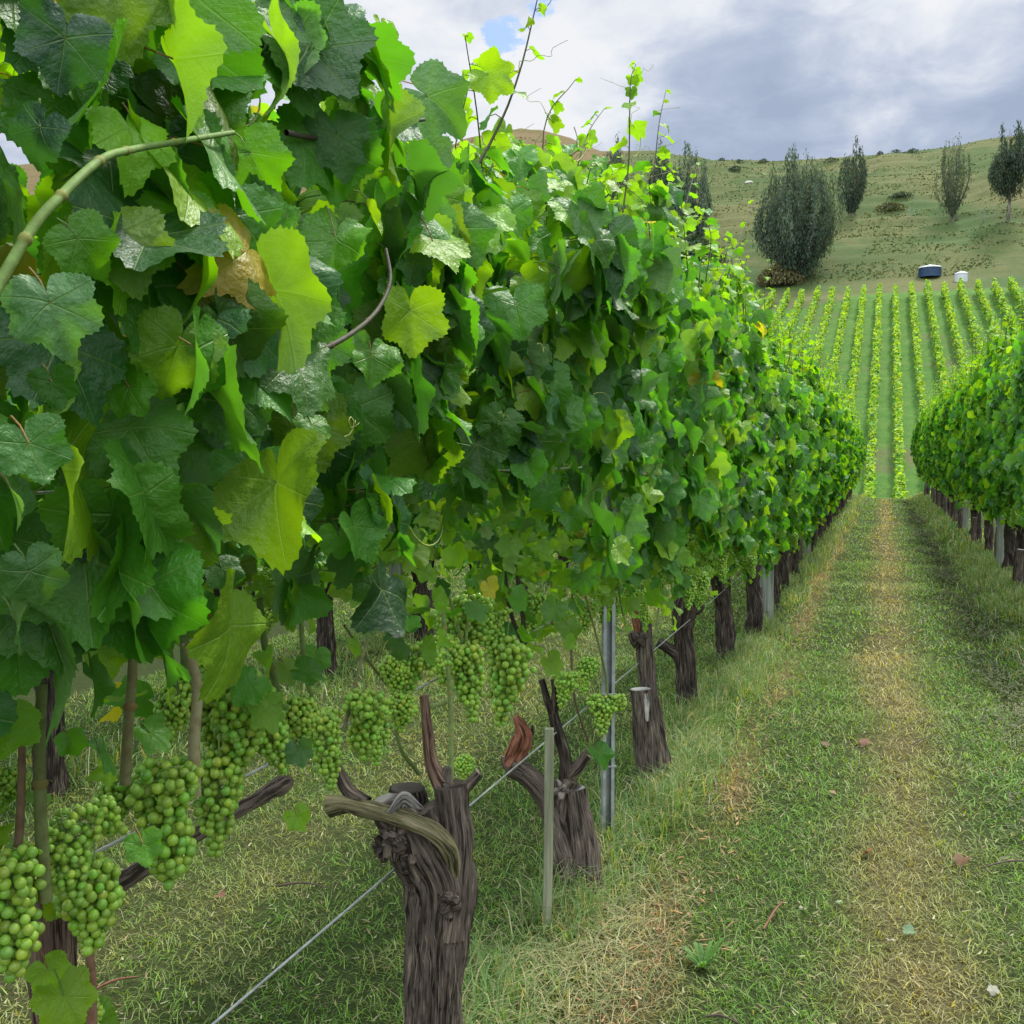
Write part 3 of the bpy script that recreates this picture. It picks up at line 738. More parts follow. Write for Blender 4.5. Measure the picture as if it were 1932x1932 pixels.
# trunk of vine 3
z3 = 4.64
mb = trunk_tubes(v3, [
    dict(p=[(1248, 1492), (1243, 1430), (1231, 1350), (1221, 1280), (1217, 1215), (1216, 1170)], r=[23, 20, 17, 15, 16, 14], seg=30, seed=3),
    dict(p=[(1206, 1215), (1196, 1202), (1192, 1192)], r=[15, 12, 8], seed=4, lump=.4), dict(p=[(1206, 1190), (1200, 1165), (1206, 1140)], r=[9, 8, 5], c=RED, seed=5)], z3)
knot(mb, pxs(v3, [(1210, 1205, -.03)], z3)[0], .032, 9, 31)
mb.build('trunk', M_BARK, v3)
mb = trunk_tubes(v3, [dict(p=[(1220, 1492, -.08), (1216, 1420, -.09), (1212, 1350, -.10), (1209, 1300, -.10)], r=[22, 19, 18.5, 18.5], cap=(.62, .60, .57), seg=30, seed=8, amp=.07)], z3)
_m = trunk_tubes(v3, [dict(p=[(1219, 1308, -.137), (1220, 1340, -.138), (1222, 1375, -.135)], r=[4, 5, 1.5], c=(.40, .38, .36), seg=10, amp=.3)], z3); _m.build('bare_wood_streak', M_BARK, v3)
mb.build('sawn_stump', M_BARK, v3)
# trunk of vine 4
z4 = 5.91
mb = trunk_tubes(v4, [
    dict(p=[(1297, 1362), (1295, 1310), (1294, 1250), (1288, 1190), (1292, 1150), (1296, 1122)], r=[23, 19, 18, 17, 22, 18], cap=(.66, .66, .66), seg=26, seed=3, c=BARK_D),
    dict(p=[(1292, 1262), (1280, 1236), (1260, 1222), (1242, 1212)], r=[13, 12, 10, 9], seed=5, c=BARK_D), dict(p=[(1300, 1160), (1318, 1150), (1326, 1140)], r=[8, 7, 5], seed=6, c=BARK_D)], z4)
mb.build('trunk', M_BARK, v4)
# trunk of vine 0 (reddish, slim)
mb = MB(); o0 = np.array(v0.location)
def lX(root, pts, X=-.85): return np.array([atX(p[0], p[1], p[2] if len(p) > 2 else X) - np.array(root.location) for p in pts])
hd = lX(v0, [(95, 1690, -.93)])[0]
tube(mb, [(.0, -.02, -.02), (.01, .02, .3), hd + [0, .02, -.35], hd + [0, 0, -.1], hd], [.040, .034, .030, .026, .024], 30, .012, (.16, .10, .085), .10, .15, 3)
tube(mb, [hd + [0, 0, -.06], lX(v0, [(20, 1700, -.96)])[0], lX(v0, [(-30, 1640, -1.0)])[0]], [.02, .018, .014], 18, .012, BARK, .12, .2, 5)
tube(mb, [hd + [0, 0, -.03], lX(v0, [(240, 1655, -.95)])[0], lX(v0, [(330, 1600, -.97)])[0], lX(v0, [(480, 1510, -.99)])[0], lX(v0, [(530, 1482, -.99)])[0], lX(v0, [(545, 1475, -.99)])[0]], [.018, .012, .011, .011, .015, .010], 18, .012, (.17, .13, .11), .12, .2, 6, cap=(.3, .2, .16))
mb.build('trunk', M_BARK, v0)

# --- canes seen in the fruiting zone (photo points, distance from the aisle)
GC = (.17, .24, .07); TANC = (.30, .27, .15); DK = (.06, .075, .03); REDC = (.26, .12, .07)
canes = [(v0, [(352, 1215), (372, 1300), (366, 1400), (368, 1502)], .0072, TANC, -.80), (v0, [(252, 1130), (250, 1260), (240, 1400), (236, 1480)], .0060, (.17, .16, .07), -.82),
         (v0, [(80, 1290), (74, 1400), (78, 1560), (86, 1700)], .0060, (.14, .17, .06), -.78), (v0, [(42, 1380), (40, 1500), (32, 1640)], .0040, (.20, .13, .08), -.80),
         (v0, [(168, 1790), (172, 1850), (174, 1990)], .0055, (.24, .13, .09), -.84), (v0, [(285, 1080), (310, 1200), (330, 1310)], .0066, (.09, .15, .04), -.86),
         (v0, [(325, 1080), (345, 1180), (350, 1260)], .0062, (.09, .15, .04), -.9), (v0, [(490, 1130), (500, 1220), (522, 1300), (530, 1380)], .0058, (.13, .20, .06), -.9),
         (v1, [(566, 1120), (572, 1230), (590, 1330)], .0045, GC, -.9), (v1, [(700, 1180), (670, 1290), (648, 1380)], .0038, (.17, .19, .08), -.95),
         (v1, [(650, 1180), (690, 1240), (745, 1310)], .0030, (.14, .15, .07), -1.0), (v1, [(833, 1115), (842, 1230), (850, 1330), (852, 1480)], .0055, (.22, .30, .10), -.93),
         (v1, [(846, 1120), (868, 1200), (872, 1270), (850, 1318), (815, 1332)], .0045, (.22, .29, .10), -.95), (v1, [(770, 1150), (748, 1290), (752, 1400), (790, 1460)], .0045, (.15, .22, .07), -1.0),
         (v1, [(885, 1120), (880, 1200), (878, 1260)], .0035, GC, -.95), (v2, [(972, 1060), (985, 1150), (992, 1230)], .0065, (.06, .05, .035), -.95),
         (v2, [(950, 1060), (962, 1150), (985, 1210)], .0060, (.06, .05, .035), -1.0), (v2, [(1095, 1090), (1120, 1180), (1142, 1270), (1146, 1340), (1138, 1400)], .0045, (.22, .27, .11), -.95),
         (v2, [(1080, 1120), (1078, 1230), (1085, 1320), (1110, 1400)], .0040, (.15, .12, .08), -1.0), (v2, [(1040, 1050), (1042, 1180)], .0035, GC, -1.0),
         (v3, [(1160, 1060), (1170, 1130), (1182, 1190)], .004, GC, -.95), (v3, [(1225, 1040), (1222, 1120), (1218, 1180)], .004, GC, -.95), (v3, [(1258, 1050), (1244, 1140), (1235, 1200)], .004, GC, -.98)]
for root, pts, r0, tint, X in canes:
    m_ = MB(); P = lX(root, pts, X); L = np.linalg.norm(np.diff(P, axis=0), axis=1).sum()
    tube(m_, P, [r0 * .85, r0, r0 * 1.1], 10, .02, tint, .03, .05, int(r0 * 1e5))
    nn = max(2, int(L / .07)); C = catmull(P, nn)
    for c in C[1:-1]: tube(m_, [c - [0, 0, r0], c, c + [0, 0, r0]], [r0 * .9, r0 * 1.45, r0 * .9], 8, r0, np.array(tint) * np.array([1.15, .8, .7]))
    m_.build('cane', M_CANE, root)
# long shoots showing against the leaves and the sky
def hero_shoot(root, pts, r0, tint, leaf=.0, X=-.7, nl=None, lod=0, tend=2, name='shoot'):
    a, b = MB(), MB(); P = lX(root, pts, X)
    if leaf: shoot_mb(a, b, P, r0, leaf, lod, tint, nl, tend); 
    else:
        tube(a, P, np.linspace(r0, r0 * .6, 4), 12, .012, tint, .06, .08, 3)
        L = np.linalg.norm(np.diff(P, axis=0), axis=1).sum(); C = catmull(P, 60); nn = max(2, int(L / .075))
        for k in range(1, nn):
            j = int(k * 59 / nn); rr = r0 * (1 - .4 * j / 59); d = unit(C[min(j + 1, 59)] - C[j - 1])
            tube(a, [C[j] - d * rr * 1.4, C[j], C[j] + d * rr * 1.4], [rr * .9, rr * 1.5, rr * .9], 10, rr * .7, np.array(tint) * [1.3, .85, .8])
    o = a.build(name, M_CANE, root)
    if b.F: b.build('shoot_leaves', M_LEAF, o)
hero_shoot(v0, [(-60, 640, -.50), (55, 440, -.50), (120, 365, -.50), (190, 302, -.51), (240, 284, -.52), (330, 268, -.54), (440, 250, -.58)], .0036, (.11, .19, .04))
hero_shoot(v1, [(540, 250, -.66), (575, 258, -.66), (610, 262, -.66)], .0035, (.05, .045, .03)); hero_shoot(v1, [(640, 250, -.7), (705, 237, -.68), (760, 230, -.66), (800, 226, -.66)], .0042, (.035, .035, .025))
hero_shoot(v1, [(440, 735, -.60), (520, 700, -.57), (600, 664, -.56), (665, 628, -.56), (712, 585, -.57), (736, 530, -.58), (728, 470, -.60)], .0036, (.05, .05, .03))
hero_shoot(v0, [(140, 365, -.66), (200, 385, -.66), (268, 398, -.64)], .0020, (.20, .07, .05)); hero_shoot(v0, [(335, 295, -.66), (390, 296, -.65), (436, 292, -.63)], .0018, (.20, .07, .05))
hero_shoot(v2, [(880, 350, -.80), (925, 270, -.78), (958, 200, -.76), (985, 120, -.74), (1002, 50, -.73), (1018, -20, -.72)], .0034, (.06, .055, .03), .075, nl=8)
hero_shoot(v2, [(870, 440, -.82), (900, 370, -.82), (940, 290, -.8)], .0035, (.07, .08, .03), .06, nl=5)
hero_shoot(v3, [(1175, 400, -.9), (1186, 310, -.9), (1188, 220, -.9), (1190, 150, -.9), (1200, 122, -.9)], .0038, (.06, .06, .03), .105, nl=8, tend=4)
hero_shoot(v3, [(1222, 400, -.9), (1236, 300, -.9), (1244, 230, -.9), (1256, 172, -.9)], .0034, (.07, .06, .03), .085, nl=7, tend=3)
hero_shoot(v3, [(1060, 420, -.85), (1085, 330, -.85), (1110, 250, -.85), (1140, 205, -.85)], .0034, (.07, .08, .03), .085, nl=7, tend=3)
hero_shoot(v4, [(1312, 612, -.68), (1335, 565, -.66), (1370, 505, -.64), (1400, 440, -.62), (1420, 390, -.61), (1440, 330, -.60)], .0030, (.045, .035, .025), .060, nl=5, tend=3)
for k, (px, py, X) in enumerate([(560, 40, -.8), (690, 90, -.75), (1010, 300, -.9), (1290, 330, -1.0), (1330, 420, -1.0), (450, 20, -.85), (800, 300, -.8), (1370, 480, -1.0)]):
    hero_shoot([v1, v1, v2, v4, v4, v0, v2, v4][k], [(px, py + 90, X), (px + 8, py + 40, X), (px + rng.normal(0, 25), py - 20, X)], .003, (.07, .09, .03), .07, nl=5, tend=2)

for root, ya, zt, cnt in ((v1, .05, 2.04, 7), (v2, -.3, 2.26, 13), (v3, -.3, 2.46, 12), (v4, -.3, 2.46, 10)):
    for k in range(cnt):
        a, b = MB(), MB(); y = rng.uniform(-.6, .6); x = rng.uniform(-.2, .22); h = rng.uniform(.04, .24); zz = zt - .25
        shoot_mb(a, b, [(x, y, zz), (x + rng.normal(0, .03), y + rng.normal(0, .04), zt + h * .4), (x + rng.normal(0, .10), y + rng.normal(0, .12), zt + h)], .0028, .085, 1, (.08, .10, .03), 6, 2)
        o = a.build('shoot', M_CANE, root); b.build('shoot_leaves', M_LEAF, o)
# --- leaf masses of the near vines
def tf0(y): return 0 * y
F0 = foliage(-.95, .62, 2.16, 1.20, 1750, 0, (.064, .118), 1, xc=.03, hw=.30, botfn=lambda y: .15 * sstep(-.25, .15, y), topfn=lambda y: -.07 * sstep(-.2, .25, y), tn=.28)
F1 = foliage(-.66, .62, 2.08, 1.28, 1600, 0, (.062, .112), 2, xc=.03, hw=.29, topfn=lambda y: .14 * sstep(-.2, .6, y), tn=.28)
F2 = foliage(-.63, .62, 2.36, 1.15, 1600, 0, (.060, .108), 3, hw=.28, topfn=lambda y: .2 * sstep(-.5, .6, y), tn=.4)
F3 = foliage(-.63, .67, 2.50, 1.00, 1650, 1, (.058, .106), 4, hw=.28)
F4 = foliage(-.67, .62, 2.42, 1.0, 1650, 1, (.058, .106), 5, hw=.28)
# leaves singled out in the photo: (x, y, width px, tip angle deg: 0 = down, + = to the right, facing tweak, kind, X)
K = {'d': (.022, .080, .034), 'm': (.050, .175, .018), 'b': (.085, .250, .012), 'y': (.170, .310, .010), 'p': (.075, .190, .055), 'Y': (.40, .36, .03)}
hero = [(120, 90, 270, -10, 'd', -.55), (70, 250, 190, -30, 'd', -.56), (330, 60, 120, 20, 'b', -.6), (250, 235, 120, 10, 'y', -.58), (340, 140, 160, -20, 'm', -.6), (560, 130, 190, -60, 'p', -.66),
        (480, 300, 200, 30, 'b', -.60), (345, 420, 220, 25, 'b', -.56), (155, 460, 190, 40, 'b', -.55), (100, 590, 250, 15, 'p', -.54), (640, 270, 190, 15, 'p', -.64), (630, 460, 200, -10, 'b', -.62),
        (700, 410, 110, 0, 'y', -.62), (820, 470, 190, 10, 'y', -.64), (775, 600, 190, 5, 'y', -.63), (700, 680, 150, -10, 'b', -.64), (900, 500, 90, 40, 'b', -.68), (880, 570, 100, 10, 'b', -.68),
        (250, 740, 160, 35, 'b', -.58), (270, 860, 150, 30, 'm', -.58), (60, 850, 220, 20, 'm', -.55), (100, 730, 130, 10, 'm', -.57), (30, 940, 180, 25, 'p', -.56), (215, 1000, 230, 10, 'd', -.60),
        (60, 1090, 200, 15, 'p', -.57), (170, 1290, 190, -20, 'm', -.66), (30, 1180, 150, 10, 'p', -.6), (190, 1430, 120, 0, 'm', -.70), (290, 1390, 110, 40, 'b', -.74), (135, 1400, 90, 20, 'b', -.72),
        (270, 1600, 100, 5, 'b', -.70), (565, 1420, 80, 10, 'p', -.80), (700, 1110, 120, 0, 'm', -.72), (440, 940, 130, 20, 'b', -.64), (420, 1080, 110, 10, 'm', -.68), (560, 940, 110, 30, 'p', -.68),
        (590, 810, 120, 10, 'b', -.66), (760, 780, 120, 60, 'm', -.70), (960, 860, 120, 15, 'b', -.74), (820, 190, 200, 60, 'p', -.72), (930, 145, 140, 60, 'y', -.74), (725, 60, 90, 20, 'y', -.72),
        (890, 400, 90, 40, 'm', -.74), (1000, 660, 90, 10, 'b', -.80), (1045, 525, 60, 45, 'y', -.78), (980, 540, 90, 0, 'd', -.8), (920, 620, 90, 0, 'd', -.8), (1150, 790, 80, 15, 'b', -.8), (1030, 930, 110, 20, 'm', -.78),
        (1100, 1050, 80, 0, 'p', -.8), (925, 1110, 70, 30, 'Y', -.85), (1340, 620, 60, 10, 'y', -.72), (545, 1010, 100, 20, 'b', -.68), (640, 1020, 120, 0, 'b', -.7), (480, 620, 170, 20, 'b', -.62), (530, 720, 120, 60, 'm', -.64),
        (330, 700, 110, 20, 'm', -.6), (480, 1010, 110, 15, 'p', -.68), (825, 385, 55, 40, 'Y', -.72), (475, 38, 50, 60, 'Y', -.7), (370, 1150, 120, 0, 'm', -.72), (770, 1020, 110, 10, 'p', -.75), (900, 900, 100, 30, 'm', -.75)]
for px, py, wpx, ta, k, X in hero:
    p = atX(px, py, X); z = float(np.dot(p - EYEP, np.array(CM @ Vector((0, 0, -1)))))
    size = wpx * z / 1932 / 1.64 * rng.uniform(.85, 1.05)
    which = 0 if p[1] < 1.45 else 1 if p[1] < 2.7 else 2
    root, mbx = ((v0, F0), (v1, F1), (v2, F2))[which]
    view = -(p - EYEP) / np.linalg.norm(p - EYEP)
    side = np.array([math.cos(YAW), math.sin(YAW), 0])
    tip = side * math.sin(R(ta)) + np.array([0, 0, -1]) * math.cos(R(ta))
    nr = view * .5 + np.array([.45, rng.choice([-.75, -.2, .7]), .35]) + rng.normal(0, .30, 3)
    c = np.array(K[k]) * rng.uniform(.88, 1.12)
    pet = unit(-tip * .8 + np.array([-.5, 0, .3]))
    put_leaves(mbx, [p - np.array(root.location) - tip * size * .12], [nr], [tip], [size], [c], 0, [pet])
# low leaves of vine 0 in the bottom left corner
for px, py, wpx, X in [(120, 1880, 130, -.84), (170, 1930, 110, -.86), (90, 1830, 90, -.86), (560, 1540, 60, -.95), (870, 1225, 40, -.95), (1040, 1250, 60, -1.0), (1130, 1420, 60, -.97), (1070, 1180, 70, -.95), (120, 1680, 110, -.86), (430, 1360, 50, -.9)]:
    p = atX(px, py, X); z = float(np.dot(p - EYEP, np.array(CM @ Vector((0, 0, -1))))); which = 0 if p[1] < 1.45 else 1 if p[1] < 2.7 else 2
    root, mbx = ((v0, F0), (v1, F1), (v2, F2))[which]
    put_leaves(mbx, [p - np.array(root.location)], [[.7, -.4, .5]], [[.2, .2, -1]], [wpx * z / 1932 / 1.3], leaf_tints(1, .5, .2), 0, [[-.4, 0, .9]])
for root, fm in zip(near, (F0, F1, F2, F3, F4)): fm.build('foliage', M_LEAF, root)

for q, root in enumerate((v0, v0, v1, v1, v2) * 5):
    m_ = MB(); y = rng.uniform(-.3, .6); z_ = rng.uniform(1.3, 2.25); c = np.array([rng.uniform(.30, .37), y, z_]); a = rng.uniform(-1.2, 1.2); e = rng.uniform(-.6, .8); P = [c]; da, de = rng.normal(0, .5, 2)
    for i in range(12):
        v_ = np.array([.15, math.cos(a), math.sin(a) * .8]); c = c + v_ * .010; a += da; da *= 1.16; P.append(c)
    tube(m_, P, [.0013, .0010, .0006], 4, .01, (.28, .34, .09)); m_.build('tendril', M_CANE, root)
# --- bunches
bl = [(v0, 10, 1590, 270, 0, -.80), (v0, 105, 1535, 190, 1, -.80), (v0, 178, 1610, 200, 3, -.82), (v0, 20, 1465, 100, 3, -.84), (v0, 320, 1420, 250, 0, -.82), (v0, 415, 1410, 235, 2, -.86), (v0, 215, 1480, 120, 3, -.88),
      (v0, 440, 1265, 215, 1, -.84), (v0, 405, 1255, 170, 0, -.90), (v0, 480, 1290, 190, 2, -.86), (v0, 340, 1290, 130, 3, -.88), (v0, 570, 1310, 120, 3, -.88), (v0, 600, 1345, 160, 2, -.95), (v0, 410, 1190, 110, 3, -.95), (v0, 280, 1440, 130, 3, -.95), (v0, 150, 1880, 120, 3, -.88),
      (v1, 685, 1300, 155, 0, -.92), (v1, 715, 1330, 130, 2, -.95), (v1, 765, 1305, 90, 3, -.95), (v1, 780, 1205, 125, 1, -.95), (v1, 745, 1235, 90, 3, -.98), (v1, 880, 1205, 165, 2, -.93), (v1, 835, 1190, 110, 3, -.98), (v1, 875, 1425, 60, 3, -1.0), (v1, 515, 1120, 90, 3, -1.2),
      (v1, 910, 1110, 130, 1, -.94), (v1, 935, 1130, 110, 0, -.98), (v1, 960, 1185, 190, 2, -.94), (v1, 860, 1130, 110, 3, -1.0), (v2, 1015, 1110, 90, 3, -1.0), (v2, 1060, 1150, 80, 0, -1.0),
      (v2, 1070, 1265, 105, 2, -.98), (v2, 1112, 1235, 70, 3, -.98), (v2, 1130, 1300, 90, 3, -.98), (v2, 1150, 1070, 110, 0, -.95), (v2, 1165, 1110, 80, 1, -.98), (v2, 1115, 1130, 70, 3, -1.0)]
for root, px, py, hpx, k, X in bl:
    p = atX(px, py, X); z = float(np.dot(p - EYEP, np.array(CM @ Vector((0, 0, -1)))))
    Ls = [.17, .15, .19, .13][k] + .04
    add_bunch(root, p - np.array(root.location) + [0, 0, .02], 2 if z < 2.0 else 1 if z > 2.8 else 2, hpx * z / 1932 / Ls * 1.12, k if z <= 2.8 else None)
for root in (v3, v4):
    for k in range(15):
        y = rng.uniform(-.6, .6); add_bunch(root, (rng.uniform(.0, .2), y, rng.uniform(.86, 1.12)), 1, rng.uniform(.8, 1.05))

# --- generic vines (several built, then copied down the rows)
def generic_vine(v, y0, lod, bottom, top, count, size, mat_, nb=6, blod=0, ns=4):
    r_ = np.random.default_rng(500 + v)
    root = empty('grape_vine', (0, 0, 0))
    mb = MB(); lean = r_.normal(0, .05, 2); hh = r_.uniform(.58, .84); tr = r_.uniform(.050, .066)
    c = BARK_D
    tube(mb, [(0, 0, -.08), (lean[0] * .3 + r_.normal(0, .015), lean[1] * .3 + r_.normal(0, .03), .2), (lean[0] * .6, lean[1] + r_.normal(0, .03), .45), (lean[0], lean[1], hh)], [tr * 1.12, tr * .95, tr * .82, tr * 1.2], 20, .02, c, .18, .40, v + 3, cap=(.3, .26, .23) if v % 3 else SAWN)
    for s in (-1, 1):
        a = hh * r_.uniform(.78, .95)
        tube(mb, [(lean[0], lean[1], a - .06), (lean[0] + .03, lean[1] + s * .10, a + .04), (.02, s * .24, .86), (.02, s * .42, .90)], [.028, .024, .018, .013], 10, .03, c, .12, .2, v + 11 + s)
    if v % 2 == 0: tube(mb, [(.05, .05, -.04), (.06, .07, .25), (.05, .08, r_.uniform(.35, .5))], [.045, .036, .034], 14, .03, BARK, .1, .15, v + 31, cap=SAWN)
    mb.build('trunk', M_BARK, root)
    for k in range(5):
        m_ = MB(); y = r_.uniform(-.5, .5)
        tube(m_, [(.02, y, .88), (.03 + r_.normal(0, .03), y + r_.normal(0, .03), 1.15), (.05, y + r_.normal(0, .06), 1.5)], [.005, .0045, .004], 6, .06, (.16, .17, .07)); m_.build('cane', M_CANE, root)
    f = foliage(-.66, .66, top, bottom, count, lod, size, 10 + v, hw=.30, petioles=False)
    f.build('foliage', mat_, root)
    for k in range(ns):
        a, b = MB(), MB(); y = r_.uniform(-.6, .6); x = r_.uniform(-.12, .25); h_ = r_.uniform(.22, .5)
        shoot_mb(a, b, [(x, y, top - .2), (x + r_.normal(0, .03), y + r_.normal(0, .04), top + h_ * .4), (x + r_.normal(0, .08), y + r_.normal(0, .1), top + h_)], .0035, .085, 2 if lod == 2 else 1, (.08, .09, .03), 6, 1)
        o = a.build('shoot', M_CANE, root); b.build('shoot_leaves', M_LEAF_FAR, o)
    for k in range(nb): add_bunch(root, (r_.uniform(-.05, .2), r_.uniform(-.55, .55), r_.uniform(.78, 1.04)), blod, r_.uniform(.8, 1.05))
    return root
def copy_tree(o, parent=None):
    c = o.copy(); COL.objects.link(c)
    if parent: c.parent = parent
    for ch in list(o.children): copy_tree(ch, c)
    return c
mids = [generic_vine(v, 0, 1, .82, 2.38, 1500, (.060, .104), M_LEAF, 16, 1, 6) for v in range(2)]
fars = [generic_vine(10 + v, 0, 2, .78, 2.40, 1500, (.066, .112), M_LEAF_FAR, 6, 0, 9) for v in range(4)]
used = set()
def place(src, x, y, rz, label, group, sz=1.0):
    o = src if src.name not in used else copy_tree(src)
    used.add(src.name)
    o.location = (x, y, gz(x, y) - .01); o.rotation_euler = (0, 0, rz); o.scale = (1, 1, sz)
    tag(o, label, 'grapevine', group); return o
i = 5; y = VY[5]
while y < 36.5:
    src = mids[i % 2] if y < 12 else fars[i % 4]
    place(src, XL + rng.normal(0, .03), y + rng.normal(0, .05), 0, f'{ORD[i]} vine from the camera in the left row, dark trunk under a hedge of leaves', G1, rng.uniform(.96, 1.03))
    y += 1.27; i += 1
y = 9.3; k = 0
while y < 36.5:
    src = mids[k % 2] if y < 12.5 else fars[(k + 2) % 4]
    place(src, XR + rng.normal(0, .04), y + rng.normal(0, .06), math.pi, f'{ORD[k]} vine from the right frame edge in the row right of the grass aisle', 'grapevines of the right row', rng.uniform(1.05, 1.14))
    y += 1.27; k += 1
y = 2.2; k = 0
while y < 17:
    src = mids[k % 2] if k < 4 else fars[k % 4]
    place(src, XL2 + rng.normal(0, .04), y + rng.normal(0, .06), 0, f'{ORD[k]} vine from the camera in the second row back, seen beneath the near row', 'grapevines of the second row on the left', rng.uniform(.96, 1.02))
    y += 1.27; k += 1
y = 3.6; k = 0
while y < 20:
    place(fars[k % 4], XL3 + rng.normal(0, .04), y + rng.normal(0, .06), 0, f'{ORD[k]} vine from the camera in the third row back on the left', 'grapevines of the third row on the left', rng.uniform(.96, 1.02))
    y += 1.27; k += 1

# ------------------------------------------------------------------ posts, stake and wires
def ground_pt(px, py):
    d = ray(px, py); k = -EYE / d[2]
    for _ in range(4):
        p = EYEP + d * k; k = (gz(p[0], p[1]) - EYE) / d[2]
    return EYEP + d * k
p = ground_pt(1150, 1578); px_, py_ = XL + .03, p[1]
st = MB()
def channel(mb, h, wd=.046, dp=.030, th=.003):
    # open C-section: web, two flanges, two lips
    box(mb, (0, 0, h / 2 - .2), (wd, th, h + .4)); 
    for s in (-1, 1):
        box(mb, (s * (wd / 2 - th / 2), -dp / 2 - th / 2 - .0001, h / 2 - .2), (th, dp, h + .4 - .002)); box(mb, (s * (wd / 2 - .007), -dp - th * 1.2, h / 2 - .2), (.012, th, h + .4 - .004))
channel(st, 1.95)
sp = empty('steel_post', (px_, py_, gz(px_, py_)), R(25)); tag(sp, 'galvanised steel post with folded edges standing between two near vines', 'trellis post')
st.build('channel', M_GALV, sp, False)
for h in (.28, .555, .94, 1.4):
    cl = MB(); box(cl, (0, -.040, h), (.056, .006, .005), (.5, .5, .5)); cl.build('wire_clip', M_WIRE, sp, False)
p = ground_pt(1030, 1752); sx_, sy_ = p[0], p[1]
stk = MB()
def rough_bar(mb, h, wx, wy, seed, tint=(.5, .5, .5), bend=.0):
    n = 14; V = []; F = []
    for i in range(n):
        t = i / (n - 1); c = np.array([bend * math.sin(t * 3), 0, -.15 + t * (h + .15)])
        for sx, sy in ((-1, -1), (-.75, -1.12), (.75, -1.12), (1, -1), (1.1, .8), (.8, 1.1), (-.8, 1.1), (-1.1, .8)):
            j = vn(i * .7, sx * 3, sy * 3, seed) * .12 - .06
            V.append(c + [wx / 2 * (sx + j) * .92, wy / 2 * (sy + j) * .92, 0])
    for i in range(n - 1):
        for k in range(8): F.append([i * 8 + k, i * 8 + (k + 1) % 8, i * 8 + 8 + (k + 1) % 8, i * 8 + 8 + k])
    V = np.array(V); mb.add(V, [np.array(F), np.array([[(n - 1) * 8 + k for k in range(8)]])], tint, V)
rough_bar(stk, .62, .028, .028, 3, bend=.004)
o = stk.build('wooden_stake', M_STAKE, smooth=False); o.location = (sx_, sy_, gz(sx_, sy_)); o.rotation_euler = (0, R(.8), R(22))
tag(o, 'thin pale greenish wooden stake in the grass in front of the stump', 'stake')
def wood_post(x, y, label, h=2.2, group='weathered wooden posts of the trellis rows', w_=.085):
    m_ = MB(); rough_bar(m_, h, w_, w_, int(y * 7)); o = m_.build('trellis_post', M_POST, smooth=False)
    o.location = (x, y, gz(x, y)); o.rotation_euler = (0, 0, R(rng.uniform(-10, 30))); tag(o, label, 'trellis post', group)
p = ground_pt(1420, 1172)
wood_post(XL + .06, p[1], 'grey-green wooden post among the dark trunks of the left row, nearest of the wooden ones', w_=.105)
wood_post(XL + .04, p[1] + 5.6, 'slim wooden post farther down the left row', w_=.08)
wood_post(XL + .04, p[1] + 11.2, 'slim wooden post near the far end of the left row', w_=.08)
wood_post(XR - .05, 13.6, 'pale wooden post nearest the right frame edge in the right row', w_=.09)
wood_post(XR - .05, 19.2, 'pale wooden post halfway down the right row', w_=.09)
wood_post(XR - .05, 25.0, 'pale wooden post towards the far end of the right row', w_=.09)
wood_post(XL2 + .03, 6.9, 'wooden post of the second row back, seen under the near leaves', w_=.09)
def wire(x, h, y0, y1, label, r=.0022, group='trellis wires along the vine rows'):
    m_ = MB(); ys = np.arange(y0, y1 + .01, 2.6); g0 = gz(0, 5)
    P = []
    for k, yy in enumerate(ys):
        P.append((x + .004 * math.sin(k), yy, h + .008 * math.sin(k * 1.7)))
    tube(m_, P, r, 6, .6, (.5, .5, .5)); o = m_.build('trellis_wire', M_WIRE); tag(o, label, 'wire', group)
wire(XL - .03, .555, -.5, 36, 'lowest wire of the left row, bare and pale above the grass', .0028)
wire(XL - .02, .945, -.5, 36, 'wire of the left row through the hanging grape bunches', .0026)
wire(XL + .1, 1.45, -.5, 36, 'foliage wire of the left row half way up the leaves')
wire(XR - .01, .60, 8, 36, 'lowest wire of the right row past the bare trunks')
wire(XR - .01, .95, 8, 36, 'grape-height wire of the right row')
wire(XL2 + .01, .90, 1, 18, 'wire of the second row back at grape height')

